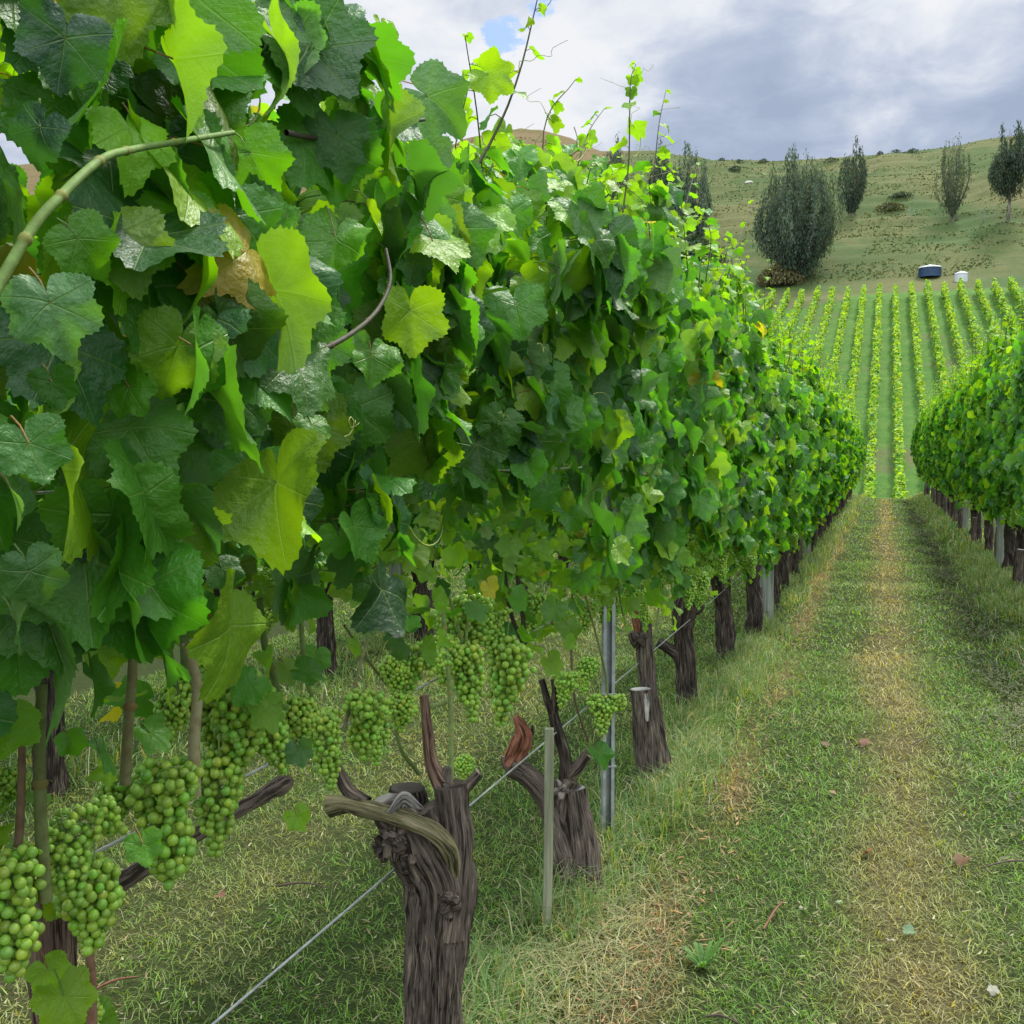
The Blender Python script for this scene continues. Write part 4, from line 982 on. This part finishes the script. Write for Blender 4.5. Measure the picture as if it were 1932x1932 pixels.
# ------------------------------------------------------------------ far vineyard rows
_m = MB(); tube(_m, [(0, 0, 0), (.03, 0, .45), (0, 0, .95)], [.07, .055, .05], 6, .3, BARK_D); _o = _m.build('trunk', M_TREEBARK); far_trunk = _o.data; bpy.data.objects.remove(_o)
def far_row(k):
    X0 = XL + 2.46 * k; y0, y1 = 88.0, 184.0 - rng.uniform(0, 2.0)
    n = 5200; mb = MB()
    y = rng.uniform(y0, y1, n); dens = fbm(y * .5 + k * 9, y * 0, 0, k, 3)
    hgt = 1.45 + dens * .9; u = rng.random(n) ** .8
    z = .55 + hgt * u * .95; wd = .42 * (1 - .5 * u) * (0.6 + dens)
    x = X0 + rng.uniform(-1, 1, n) * wd + (fbm(y * .9, y * 0, 0, 30 + k, 2) - .5) * .25
    P = np.stack([x, y, terrain(x, y) + z], -1)
    keep = rng.random(n) < .1 + 1.5 * dens; P, u2 = P[keep], u[keep]; m_ = len(P)
    N_ = rng.normal(0, .5, (m_, 3)) + [0, -.3, .8]; T_ = rng.normal(0, 1, (m_, 3)) + [0, 0, -.6]
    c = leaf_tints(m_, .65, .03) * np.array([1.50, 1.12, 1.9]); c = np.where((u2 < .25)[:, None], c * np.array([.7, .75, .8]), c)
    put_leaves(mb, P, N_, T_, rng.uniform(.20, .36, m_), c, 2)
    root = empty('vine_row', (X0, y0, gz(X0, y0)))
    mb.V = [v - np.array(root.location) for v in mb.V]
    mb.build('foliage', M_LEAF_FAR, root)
    for yy in np.arange(y0 + .5, y1, 2.6):
        o = bpy.data.objects.new('trunk', far_trunk); COL.objects.link(o); o.parent = root
        o.location = (rng.normal(0, .05), yy - y0, gz(X0, yy) - .05 - root.location.z)
    if k == 0: lab = 'hillside vine row just left of the bright grass strip in line with the aisle'
    elif k == 1: lab = 'hillside vine row just right of the bright grass strip in line with the aisle'
    else: lab = f'{ORD[-k] if k < 0 else ORD[k - 1]} hillside vine row to the {"left" if k < 0 else "right"} of the grass strip in line with the aisle'
    tag(root, lab, 'vine row', 'vine rows climbing the far hillside')
for k in range(-13, 11): far_row(k)

# ------------------------------------------------------------------ trees on the hill
def hit(px, py, y0=194.0):
    d = ray(px, py); ys = np.arange(y0, 345, .5); k = ys / d[1]; z = EYE + d[2] * k; h = terrain(d[0] * k, ys)
    i = np.where(h >= z)[0]; i = i[0] if len(i) else len(ys) - 1
    return np.array([d[0] * k[i], ys[i], h[i]])
def tree(base_px, top_y, wpx, label, trunk_frac=.06, n=9000, cols=((.040, .068, .048), (.10, .14, .095)), sparse=0.0, stems=26, leaf=.30, seed=0, shape='column', y0=194, name='poplar_tree', ends_top=.12):
    r_ = np.random.default_rng(900 + seed); b = hit(*base_px, y0)
    z = float(np.dot(b - EYEP, np.array(CM @ Vector((0, 0, -1)))))
    H_ = (base_px[1] - top_y) * z / 1932; W_ = wpx * z / 1932 / 2
    root = empty(name, b - [0, 0, .1]); tag(root, label, 'tree', 'trees on the grassy hill')
    tk, cr = MB(), MB()
    tube(tk, [(0, 0, -.4), (.05 * W_, 0, H_ * trunk_frac), (0, 0, H_ * .55), (0, 0, H_ * .85)], [.045 * W_ + .18, .14 + .03 * W_, .10, .04], 8, .8, (.15, .13, .11), .05, .1, seed)
    pts, drs, hs = [], [], []
    for s in range(stems):
        a = r_.uniform(0, 6.283); q = math.sqrt(r_.random()); top = H_ * r_.uniform(.62, 1.0) * (1 - .30 * q ** 2)
        lo = H_ * trunk_frac * r_.uniform(.6, 1.5) if shape == 'column' else H_ * r_.uniform(trunk_frac, .5)
        e = np.array([math.cos(a), math.sin(a), 0])
        mid_r = W_ * q * (1.0 if shape == 'column' else 1.1)
        P = np.array([(0, 0, lo), e * mid_r * .55 + [0, 0, lo + (top - lo) * .25], e * mid_r * .95 + [0, 0, lo + (top - lo) * .60], e * mid_r * .86 + [0, 0, top]])
        tube(tk, P, [.13, .08, .05, .02], 5, H_ / 9, (.14, .12, .10))
        C = catmull(P, 60)
        m_ = int(n / stems); t = r_.beta(1.6, 1.25, m_); C_ = C[(t * 59).astype(int)]
        # side twigs: leaves gather in upright plumes
        pl = r_.integers(0, 9, m_); pa = r_.uniform(0, 6.28, 9); pr = r_.uniform(.15, 1.0, 9)
        w_ = W_ * .24 * np.interp(t, [0, .3, .7, 1], [.8, .9, .5, .08]) * (1 + sparse * .2)
        off = np.stack([np.cos(pa[pl]) * pr[pl] * w_, np.sin(pa[pl]) * pr[pl] * w_, r_.uniform(-.4, .4, m_)], -1) + r_.normal(0, .10 * W_ ** .5, (m_, 3)) * np.array([1, 1, 1.8])
        Q = C_ + off
        keep = r_.random(m_) > sparse * np.interp(t, [0, .5, 1], [.2, .5, .8])
        keep &= vn(Q[:, 0] * 1.1, Q[:, 1] * 1.1, Q[:, 2] * .7, seed) > .30
        pts.append(Q[keep]); drs.append(np.repeat(unit(P[3] - P[2])[None], keep.sum(), 0)); hs.append(t[keep])
    Q = np.concatenate(pts); D_ = np.concatenate(drs); m_ = len(Q)
    Q = Q[:, :] ; ok = Q[:, 2] > H_ * trunk_frac * .7; Q, D_ = Q[ok], D_[ok]; m_ = len(Q)
    up = unit(D_ + r_.normal(0, .30, (m_, 3)) + [0, 0, .4]); sd_ = unit(np.cross(up, r_.normal(0, 1, (m_, 3))))
    l = leaf * r_.uniform(.7, 1.6, m_)[:, None]
    V = np.stack([Q - up * l, Q + sd_ * l * .33, Q + up * l, Q - sd_ * l * .33], 1)
    F = np.arange(m_ * 4).reshape(m_, 4)
    cl_ = fbm(Q[:, 0] * .5, Q[:, 1] * .5, Q[:, 2] * .35, seed, 3)[:, None]
    mixf = np.clip((cl_ - .3) * 1.6 + r_.normal(0, .22, (m_, 1)), 0, 1)
    c = np.array(cols[0]) * (1 - mixf) + np.array(cols[1]) * mixf
    cr.add(V.reshape(-1, 3), F, np.repeat(c, 4, 0))
    tk.build('trunk', M_TREEBARK, root); cr.build('crown', M_TREE, root, False)
    return root
tree((1505, 533), 268, 165, 'broad dense many-stemmed tree with dark base standing just above the vineyard', .05, 44000, stems=80, leaf=.25, seed=1, cols=((.036, .058, .050), (.125, .170, .120)))
tree((1300, 480), 258, 84, 'tall narrow grey-green poplar left of the broad dense tree', .04, 22000, stems=40, leaf=.25, seed=2, y0=215, cols=((.050, .080, .070), (.14, .185, .14)))
tree((1250, 480), 285, 70, 'dark poplar half hidden behind the vine shoots, left of the narrow grey-green one', .05, 13000, stems=24, leaf=.25, seed=12, y0=225, cols=((.030, .050, .045), (.07, .10, .075)))
tree((1607, 408), 250, 62, 'slender poplar with a thin see-through top, right behind the broad dense tree', .05, 10000, stems=26, leaf=.24, seed=3, y0=200, sparse=.45, cols=((.03, .05, .04), (.075, .11, .07)))
tree((1797, 420), 245, 66, 'loose airy pale tree with open branches on the upper slope', .08, 6500, stems=26, leaf=.22, seed=4, sparse=.5, cols=((.06, .09, .055), (.13, .17, .11)))
tree((1901, 418), 216, 84, 'dark rounded tree on a bare trunk near the right edge of the hill', .20, 17000, stems=40, leaf=.24, seed=5, cols=((.025, .042, .036), (.070, .098, .060)), shape='round')
tree((1160, 460), 272, 75, 'grey-green poplar behind the vine tips, leftmost on the hill', .05, 13000, stems=26, leaf=.25, seed=6, y0=230, cols=((.045, .072, .062), (.12, .16, .12)))
def shrub(px, py, wpx, hpx, label, col, y0=194, seed=0, n=900, name='shrub', group='shrubs on the hill'):
    r_ = np.random.default_rng(2000 + seed); b = hit(px, py, y0); z = float(np.dot(b - EYEP, np.array(CM @ Vector((0, 0, -1)))))
    W_, H_ = wpx * z / 3864, hpx * z / 1932
    a = r_.uniform(0, 6.28, n); q = r_.random(n) ** .5; zz = r_.random(n)
    rad = np.sqrt(1 - zz ** 2 * .85) * q; lump = 1 + .35 * (vn(np.cos(a) * 2, np.sin(a) * 2, zz * 3, seed) - .5)
    Q = np.stack([np.cos(a) * rad * W_ * lump, np.sin(a) * rad * W_ * .7 * lump, zz * H_ * lump * (1 - .3 * q)], -1)
    up = unit(r_.normal(0, .6, (n, 3)) + [0, 0, 1]); sd_ = unit(np.cross(up, r_.normal(0, 1, (n, 3)))); l = .10 + .05 * W_
    V = np.stack([Q - up * l, Q + sd_ * l * .6, Q + up * l, Q - sd_ * l * .6], 1)
    root = empty(name, b - [0, 0, .05]); tag(root, label, 'shrub', group)
    m_ = MB(); m_.add(V.reshape(-1, 3), np.arange(n * 4).reshape(n, 4), np.repeat(np.array(col)[None] * r_.uniform(.6, 1.5, (n, 1)), 4, 0)); m_.build('leaves', M_TREE, root, False)
    m_ = MB()
    for k in range(5): e = r_.normal(0, W_ * .3, 2); tube(m_, [(0, 0, -.2), (e[0] * .5, e[1] * .5, H_ * .3), (e[0], e[1], H_ * .7)], [.08, .05, .02], 4, H_ / 3, (.12, .10, .08))
    m_.build('stem', M_TREEBARK, root)
shrub(1470, 538, 85, 48, 'low brownish shrub at the left foot of the broad dense tree', (.14, .12, .06), seed=1, n=2200)
shrub(1310, 500, 110, 60, 'dark bushy scrub below the narrow poplar', (.04, .075, .035), seed=2, n=2600, y0=205)
shrub(1385, 325, 30, 12, 'small dark bush on the ridge left of the dip', (.03, .05, .03), seed=3, y0=290, n=400)
shrub(1700, 372, 46, 10, 'flat dark scrub across the middle of the slope', (.035, .055, .03), seed=4, y0=230, n=500)
shrub(1680, 398, 60, 18, 'rounded tussocky bush below the flat scrub', (.07, .075, .035), seed=5, y0=215, n=700)
shrub(1500, 345, 22, 14, 'tiny dark bush just above the broad tree', (.03, .05, .03), seed=6, y0=270, n=350)
for k, (px, py) in enumerate([(1395, 308), (1440, 308), (1568, 306), (1660, 301), (1690, 299), (1720, 296), (1362, 306)]):
    shrub(px, py, 18 + 6 * (k % 3), 9, ['far-left', 'second', 'third', 'fourth', 'fifth', 'rightmost', 'leftmost of all'][k] + ' speck of scrub along the skyline ridge', (.03, .045, .03), seed=20 + k, y0=318, n=200, group='scrub along the ridge')
# rough hill grass as uncountable cover
r_ = np.random.default_rng(77); n = 42000
ang = r_.uniform(R(-27), R(9), n); rad = 199 + r_.random(n) ** 1.1 * 135; x = np.sin(ang) * rad; y = np.cos(ang) * rad
g = fbm(x * .12, y * .25, 0, 4, 3) > .47; x, y = x[g], y[g]; keep = y > 197; x, y = x[keep], y[keep]; n = len(x)
Q = np.stack([x, y, terrain(x, y)], -1); l = r_.uniform(.08, .30, n)[:, None]; up = unit(r_.normal(0, .25, (n, 3)) + [0, 0, 1]); sd_ = unit(np.cross(up, r_.normal(0, 1, (n, 3))))
V = np.stack([Q - sd_ * l, Q - sd_ * l * .7 + up * l, Q + sd_ * l * .7 + up * l * .8, Q + sd_ * l], 1)
c = np.where(r_.random((n, 1)) < .4, [[.105, .105, .045]], [[.042, .062, .022]]) * r_.uniform(.6, 1.3, (n, 1))
m_ = MB(); m_.add(V.reshape(-1, 3), np.arange(n * 4).reshape(n, 4), np.repeat(c, 4, 0)); tag(m_.build('tussock_grass', M_GRASS, None, False), kind='stuff')

# ------------------------------------------------------------------ tanks, fence posts and a pale rock on the hill
def lathe(mb, prof, seg, tint):
    a = np.linspace(0, 6.2832, seg, endpoint=False); V = np.array([[(r * math.cos(t), r * math.sin(t), z) for t in a] for r, z in prof]).reshape(-1, 3)
    n = len(prof); i = np.arange(n - 1)[:, None] * seg; j = np.arange(seg)[None]; k = (j + 1) % seg
    mb.add(V, np.stack([i + j, i + k, i + seg + k, i + seg + j], -1).reshape(-1, 4), tint, V)
def tank(px, py, wpx, hpx, body, label, lidm):
    b = hit(px, py); z = b[1] * .94; R_ = wpx * z / 3864; H_ = hpx * z / 1932
    root = empty('water_tank', b - [0, 0, .35]); tag(root, label, 'water tank', 'water tanks above the vineyard')
    m_ = MB(); prof = [(R_ * .99, 0)]
    for i in range(1, 13): prof += [(R_ * (1.0 if i % 2 else .975), H_ * i / 12)]
    lathe(m_, prof, 40, (.5, .5, .5)); m_.build('tank_wall', body, root)
    m_ = MB(); lathe(m_, [(R_ * 1.03, H_ * .97), (R_ * 1.03, H_ * 1.03), (R_ * .93, H_ * 1.12), (R_ * .5, H_ * 1.24), (R_ * .16, H_ * 1.28), (R_ * .15, H_ * 1.36), (.01, H_ * 1.37)], 40, (.5, .5, .5)); m_.build('tank_lid', lidm, root)
tank(1754, 521, 40, 17, M_TANK_DARK, 'dark blue water tank with a white domed lid on the grass', M_TANK_PALE)
tank(1813, 538, 23, 16, M_TANK_PALE, 'small pale water tank right of the dark blue one', M_TANK_PALE)
for k, (px, py, h) in enumerate([(1857, 418, 22), (1716, 412, 20), (1725, 380, 12), (1770, 376, 12), (1812, 372, 12), (1853, 368, 12)]):
    b = hit(px, py); z = b[1] * .94; m_ = MB(); rough_bar(m_, h * z / 1932, .22 if h > 15 else .14, .22 if h > 15 else .14, k); o = m_.build('fence_post', M_POST, None, False); o.location = tuple(b)
    tag(o, ['stout dark fence post between the airy tree and the dark rounded tree', 'stout dark fence post left of the airy tree', 'thin fence post, leftmost of the far line above the scrub', 'thin fence post left of the airy tree on the far line', 'thin fence post right behind the airy tree', 'thin fence post left of the dark rounded tree'][k], 'fence post', 'old fence posts across the hill')
b = hit(1413, 345, 250); m_ = MB(); SV, SF = ico(2); V = SV * (1 + .3 * (vn(SV[:, 0] * 2, SV[:, 1] * 2, SV[:, 2] * 2, 4)[:, None] - .5)) * [1.1, .8, .5]; m_.add(V, SF, (.5, .5, .5), V)
o = m_.build('boulder', M_STONE); o.location = tuple(b); tag(o, 'pale boulder on the slope left of the broad dense tree', 'boulder')

# ------------------------------------------------------------------ grass
def blades(x, y, ln, wd, col, tilt=.5, curl=.5, lay=None, r_=rng):
    n = len(x); z = terrain(x, y) - .004
    a = r_.uniform(0, 6.283, n); tl = np.abs(r_.normal(tilt, .3, n)) if lay is None else lay
    d = np.stack([np.cos(a) * np.sin(tl), np.sin(a) * np.sin(tl), np.cos(tl)], -1)
    s = np.stack([-np.sin(a), np.cos(a), np.zeros(n)], -1); rot = r_.normal(0, .5, n)[:, None]; s = unit(s + d * 0 + rot * np.stack([np.cos(a), np.sin(a), np.zeros(n)], -1))
    B = np.stack([x, y, z], -1); L = ln[:, None]; W_ = (wd / 2)[:, None]
    Mi = B + d * L * .55; T_ = B + d * L * .9 + np.stack([np.cos(a), np.sin(a), -np.full(n, curl * .8)], -1) * L * curl * .45
    T_[:, 2] = np.maximum(T_[:, 2], z + .004)
    V = np.stack([B - s * W_, B + s * W_, Mi - s * W_ * .8, Mi + s * W_ * .8, T_], 1)
    q = np.array([[0, 1, 3, 2]]); t3 = np.array([[2, 3, 4]]); o = (np.arange(n) * 5)[:, None, None]
    return V.reshape(-1, 3), [(q[None] + o).reshape(-1, 4), (t3[None] + o).reshape(-1, 3)], np.repeat(col, 5, 0)
gr = MB()
for (ya, yb, dens, ln, wd) in [(1.3, 4.2, 9500, .042, .0028), (4.2, 8, 5200, .046, .0042), (8, 15, 1700, .050, .0075), (15, 24, 520, .05, .012), (24, 40, 200, .06, .020)]:
    xa, xb = (-4.6, 1.75) if ya < 8 else (-7.5, 1.9) if ya < 24 else (-1.8, 1.9)
    n = int(dens * (xb - xa) * (yb - ya)); x = rng.uniform(xa, xb, n); y = rng.uniform(ya, yb, n)
    if ya < 5:   # left of the left row only where the frame can look
        k = (x > -1.4) | (rng.random(n) < .75); x, y = x[k], y[k]; n = len(x)
    pn = fbm(x * 3, y * 3, 0, 90, 3); k = rng.random(n) < .35 + 1.2 * pn; x, y = x[k], y[k]; n = len(x)
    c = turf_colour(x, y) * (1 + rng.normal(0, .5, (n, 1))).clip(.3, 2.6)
    dry = rng.random((n, 1)) < .08; c = np.where(dry, np.array([[.36, .32, .18]]) * rng.uniform(.6, 1.1, (n, 1)), c)
    L = ln * rng.uniform(.5, 1.5, n); gr.add(*blades(x, y, L, wd * rng.uniform(.7, 1.3, n), c, .95, .6))
tag(gr.build('mown_grass', M_GRASS, None, True), kind='stuff')
# long tussocks under the vines and on the right bank
lg = MB()
for (x0, sx, ya, yb, per, ln, wd) in [(-.86, .095, 2.0, 9, 2900, .13, .0036), (-.88, .11, 9, 20, 700, .17, .007), (-.86, .16, 20, 38, 260, .18, .014), (1.22, .16, 6, 16, 1300, .15, .006), (1.20, .17, 16, 38, 380, .16, .014), (-3.45, .22, 3, 13, 500, .13, .006), (-1.15, .13, 1.5, 8, 500, .10, .003)]:
    n = int(per * (yb - ya)); y = rng.uniform(ya, yb, n); x = rng.normal(x0, sx, n)
    pn = fbm(x * 4, y * 2.2, 0, 30, 3); k = rng.random(n) < (pn - .28) * 3; x, y, pn = x[k], y[k], pn[k]; n = len(x)
    c = np.array([[.125, .215, .065]]) * rng.uniform(.55, 1.35, (n, 1)); dry = rng.random((n, 1)) < .25
    c = np.where(dry, np.array([[.40, .36, .20]]) * rng.uniform(.6, 1.15, (n, 1)), c)
    lg.add(*blades(x, y, ln * rng.uniform(.4, 1.35, n) * (.6 + pn * .9), wd * rng.uniform(.7, 1.3, n), c, .5, .75))
# dry matted tangle near the stake
n = 2600; x = rng.normal(-.80, .11, n); y = rng.normal(2.75, .42, n); c = np.where(rng.random((n, 1)) < .6, [[.40, .35, .20]], [[.17, .22, .09]]) * rng.uniform(.5, 1.15, (n, 1))
lg.add(*blades(x, y, rng.uniform(.06, .15, n), rng.uniform(.002, .0035, n), c, 1.15, .9))
tag(lg.build('long_grass', M_GRASS, None, True), kind='stuff')
# clippings and litter, then a band of dark flecks along the aisle's right side
lt = MB(); n = 15000; x = rng.uniform(-4, 1.3, n); y = 1.4 + rng.random(n) ** 1.4 * 12
c = np.where(rng.random((n, 1)) < .35, [[.12, .075, .045]], np.where(rng.random((n, 1)) < .5, [[.32, .29, .17]], [[.24, .16, .09]])) * rng.uniform(.6, 1.1, (n, 1))
V, F, C_ = blades(x, y, rng.uniform(.010, .035, n), rng.uniform(.002, .007, n), c, 1.4, .2, lay=rng.uniform(1.2, 1.5, n)); V[:, 2] += .022
lt.add(V, F, C_); n = 650; x = rng.normal(-.62, .09, n); y = rng.uniform(2, 12, n); V, F, C_ = blades(x, y, rng.uniform(.02, .05, n), rng.uniform(.004, .010, n), np.array([[.34, .17, .09]]) * rng.uniform(.5, 1.2, (n, 1)), lay=rng.uniform(1.2, 1.5, n)); V[:, 2] += .02
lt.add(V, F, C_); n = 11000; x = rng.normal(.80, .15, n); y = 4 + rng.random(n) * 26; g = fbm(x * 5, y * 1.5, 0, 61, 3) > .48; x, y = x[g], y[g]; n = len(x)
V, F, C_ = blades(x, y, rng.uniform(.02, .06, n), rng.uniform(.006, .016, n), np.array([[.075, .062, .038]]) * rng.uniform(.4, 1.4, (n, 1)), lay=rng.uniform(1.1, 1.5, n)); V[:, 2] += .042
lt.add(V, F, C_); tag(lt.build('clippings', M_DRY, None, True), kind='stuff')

# single fallen leaves, twigs and a broad-leaved weed in the aisle
DL = [(1712, 1772, 34, (.20, .30, .17), 'pale green fallen leaf lying on the aisle'), (1875, 1888, 30, (.42, .40, .32), 'cream fallen leaf in the lower right corner'), (1815, 1636, 40, (.22, .12, .07), 'brown curled leaf near the right edge of the aisle'),
      (1690, 1468, 26, (.10, .07, .05), 'dark crumpled leaf on the dry middle strip'), (1632, 1410, 30, (.24, .13, .08), 'brown leaf in the middle of the aisle'), (1560, 1412, 26, (.20, .12, .08), 'brown leaf left of the dry strip'),
      (1570, 1507, 22, (.34, .22, .14), 'tan leaf on the green lane'), (1635, 1620, 26, (.42, .14, .08), 'reddish leaf on the aisle'), (1515, 1728, 18, (.38, .34, .27), 'narrow whitish leaf on the left lane'),
      (1582, 1718, 24, (.30, .40, .24), 'grey-green leaf on the left lane'), (1680, 1790, 22, (.40, .37, .27), 'small cream leaf left of the pale green one'), (720, 1520, 24, (.40, .15, .09), 'red-brown leaf beyond the forked trunk'),
      (415, 1705, 26, (.26, .12, .08), 'brown curled leaf on the grass under the grapes'), (1290, 1000, 20, (.45, .08, .04), 'dark leaf far down beside the row')]
for i, (px, py, wpx, col, lab) in enumerate(DL[:-1]):
    p = ground_pt(px, py); z = float(np.dot(p - EYEP, np.array(CM @ Vector((0, 0, -1))))); m_ = MB()
    put_leaves(m_, [(0, 0, 0)], [[rng.normal(0, .3), rng.normal(0, .3), 1]], [[math.cos(i * 2.1), math.sin(i * 2.1), 0]], [wpx * z / 1932 * .62], [tuple(q * .62 for q in col)], 1)
    o = m_.build('fallen_leaf', M_DRY); o.location = (p[0], p[1], p[2] + .028); tag(o, lab, 'leaf', 'fallen leaves on the grass')
for i, (a, b, lab) in enumerate([((1330, 1935), (1400, 1955), 'dark twig at the bottom of the aisle'), ((1720, 1414), (1760, 1398), 'short dark twig on the dry strip'), ((1440, 1768), (1480, 1715), 'thin red-brown twig on the left lane'), ((520, 1685), (620, 1692), 'dark twig on the grass left of the forked trunk'), ((1975, 1640), (1850, 1652), 'long dark twig at the right edge of the aisle'), ((170, 1888), (262, 1862), 'red shoot lying on the grass in the lower left corner')]):
    A, B = ground_pt(*a), ground_pt(*b); m_ = MB(); C_ = (A + B) / 2; C_[2] = max(A[2], B[2])
    tube(m_, [A - C_ + [0, 0, .025], np.array([rng.normal(0, .006), rng.normal(0, .01), .034]), B - C_ + [0, 0, .03]], [.003, .0035, .0015], 6, .01, (.17, .07, .045) if 'red' in lab else (.07, .05, .04), .15, .1, i)
    o = m_.build('fallen_twig', M_CANE); o.location = tuple(C_); tag(o, lab, 'twig', 'fallen twigs on the grass')
p = ground_pt(1405, 1905); m_ = MB(); p = ground_pt(1315, 1812) if False else ground_pt(1325, 1830)
for k in range(19):
    a = k * 2.4; L = rng.uniform(.03, .075); d = np.array([math.cos(a), math.sin(a), rng.uniform(.5, 1.5)]); s = np.array([-math.sin(a), math.cos(a), 0]) * L * .11
    C_ = [d * 0, d * L * .5, d * L * .85 + [0, 0, -.004], d * L * 1.05 + [0, 0, -.02]]; V = np.array([C_[0] - s * .2, C_[0] + s * .2, C_[1] - s, C_[1] + s, C_[2] - s * .8, C_[2] + s * .8, C_[3]])
    m_.add(V, [np.array([[0, 1, 3, 2], [2, 3, 5, 4]]), np.array([[4, 5, 6]])], np.array([.07, .17, .03]) * rng.uniform(.8, 1.2))
o = m_.build('weed', M_GRASS); o.location = (p[0], p[1], p[2] + .005); tag(o, 'bright green broad-leaved weed in the mown grass, lower middle', 'weed')
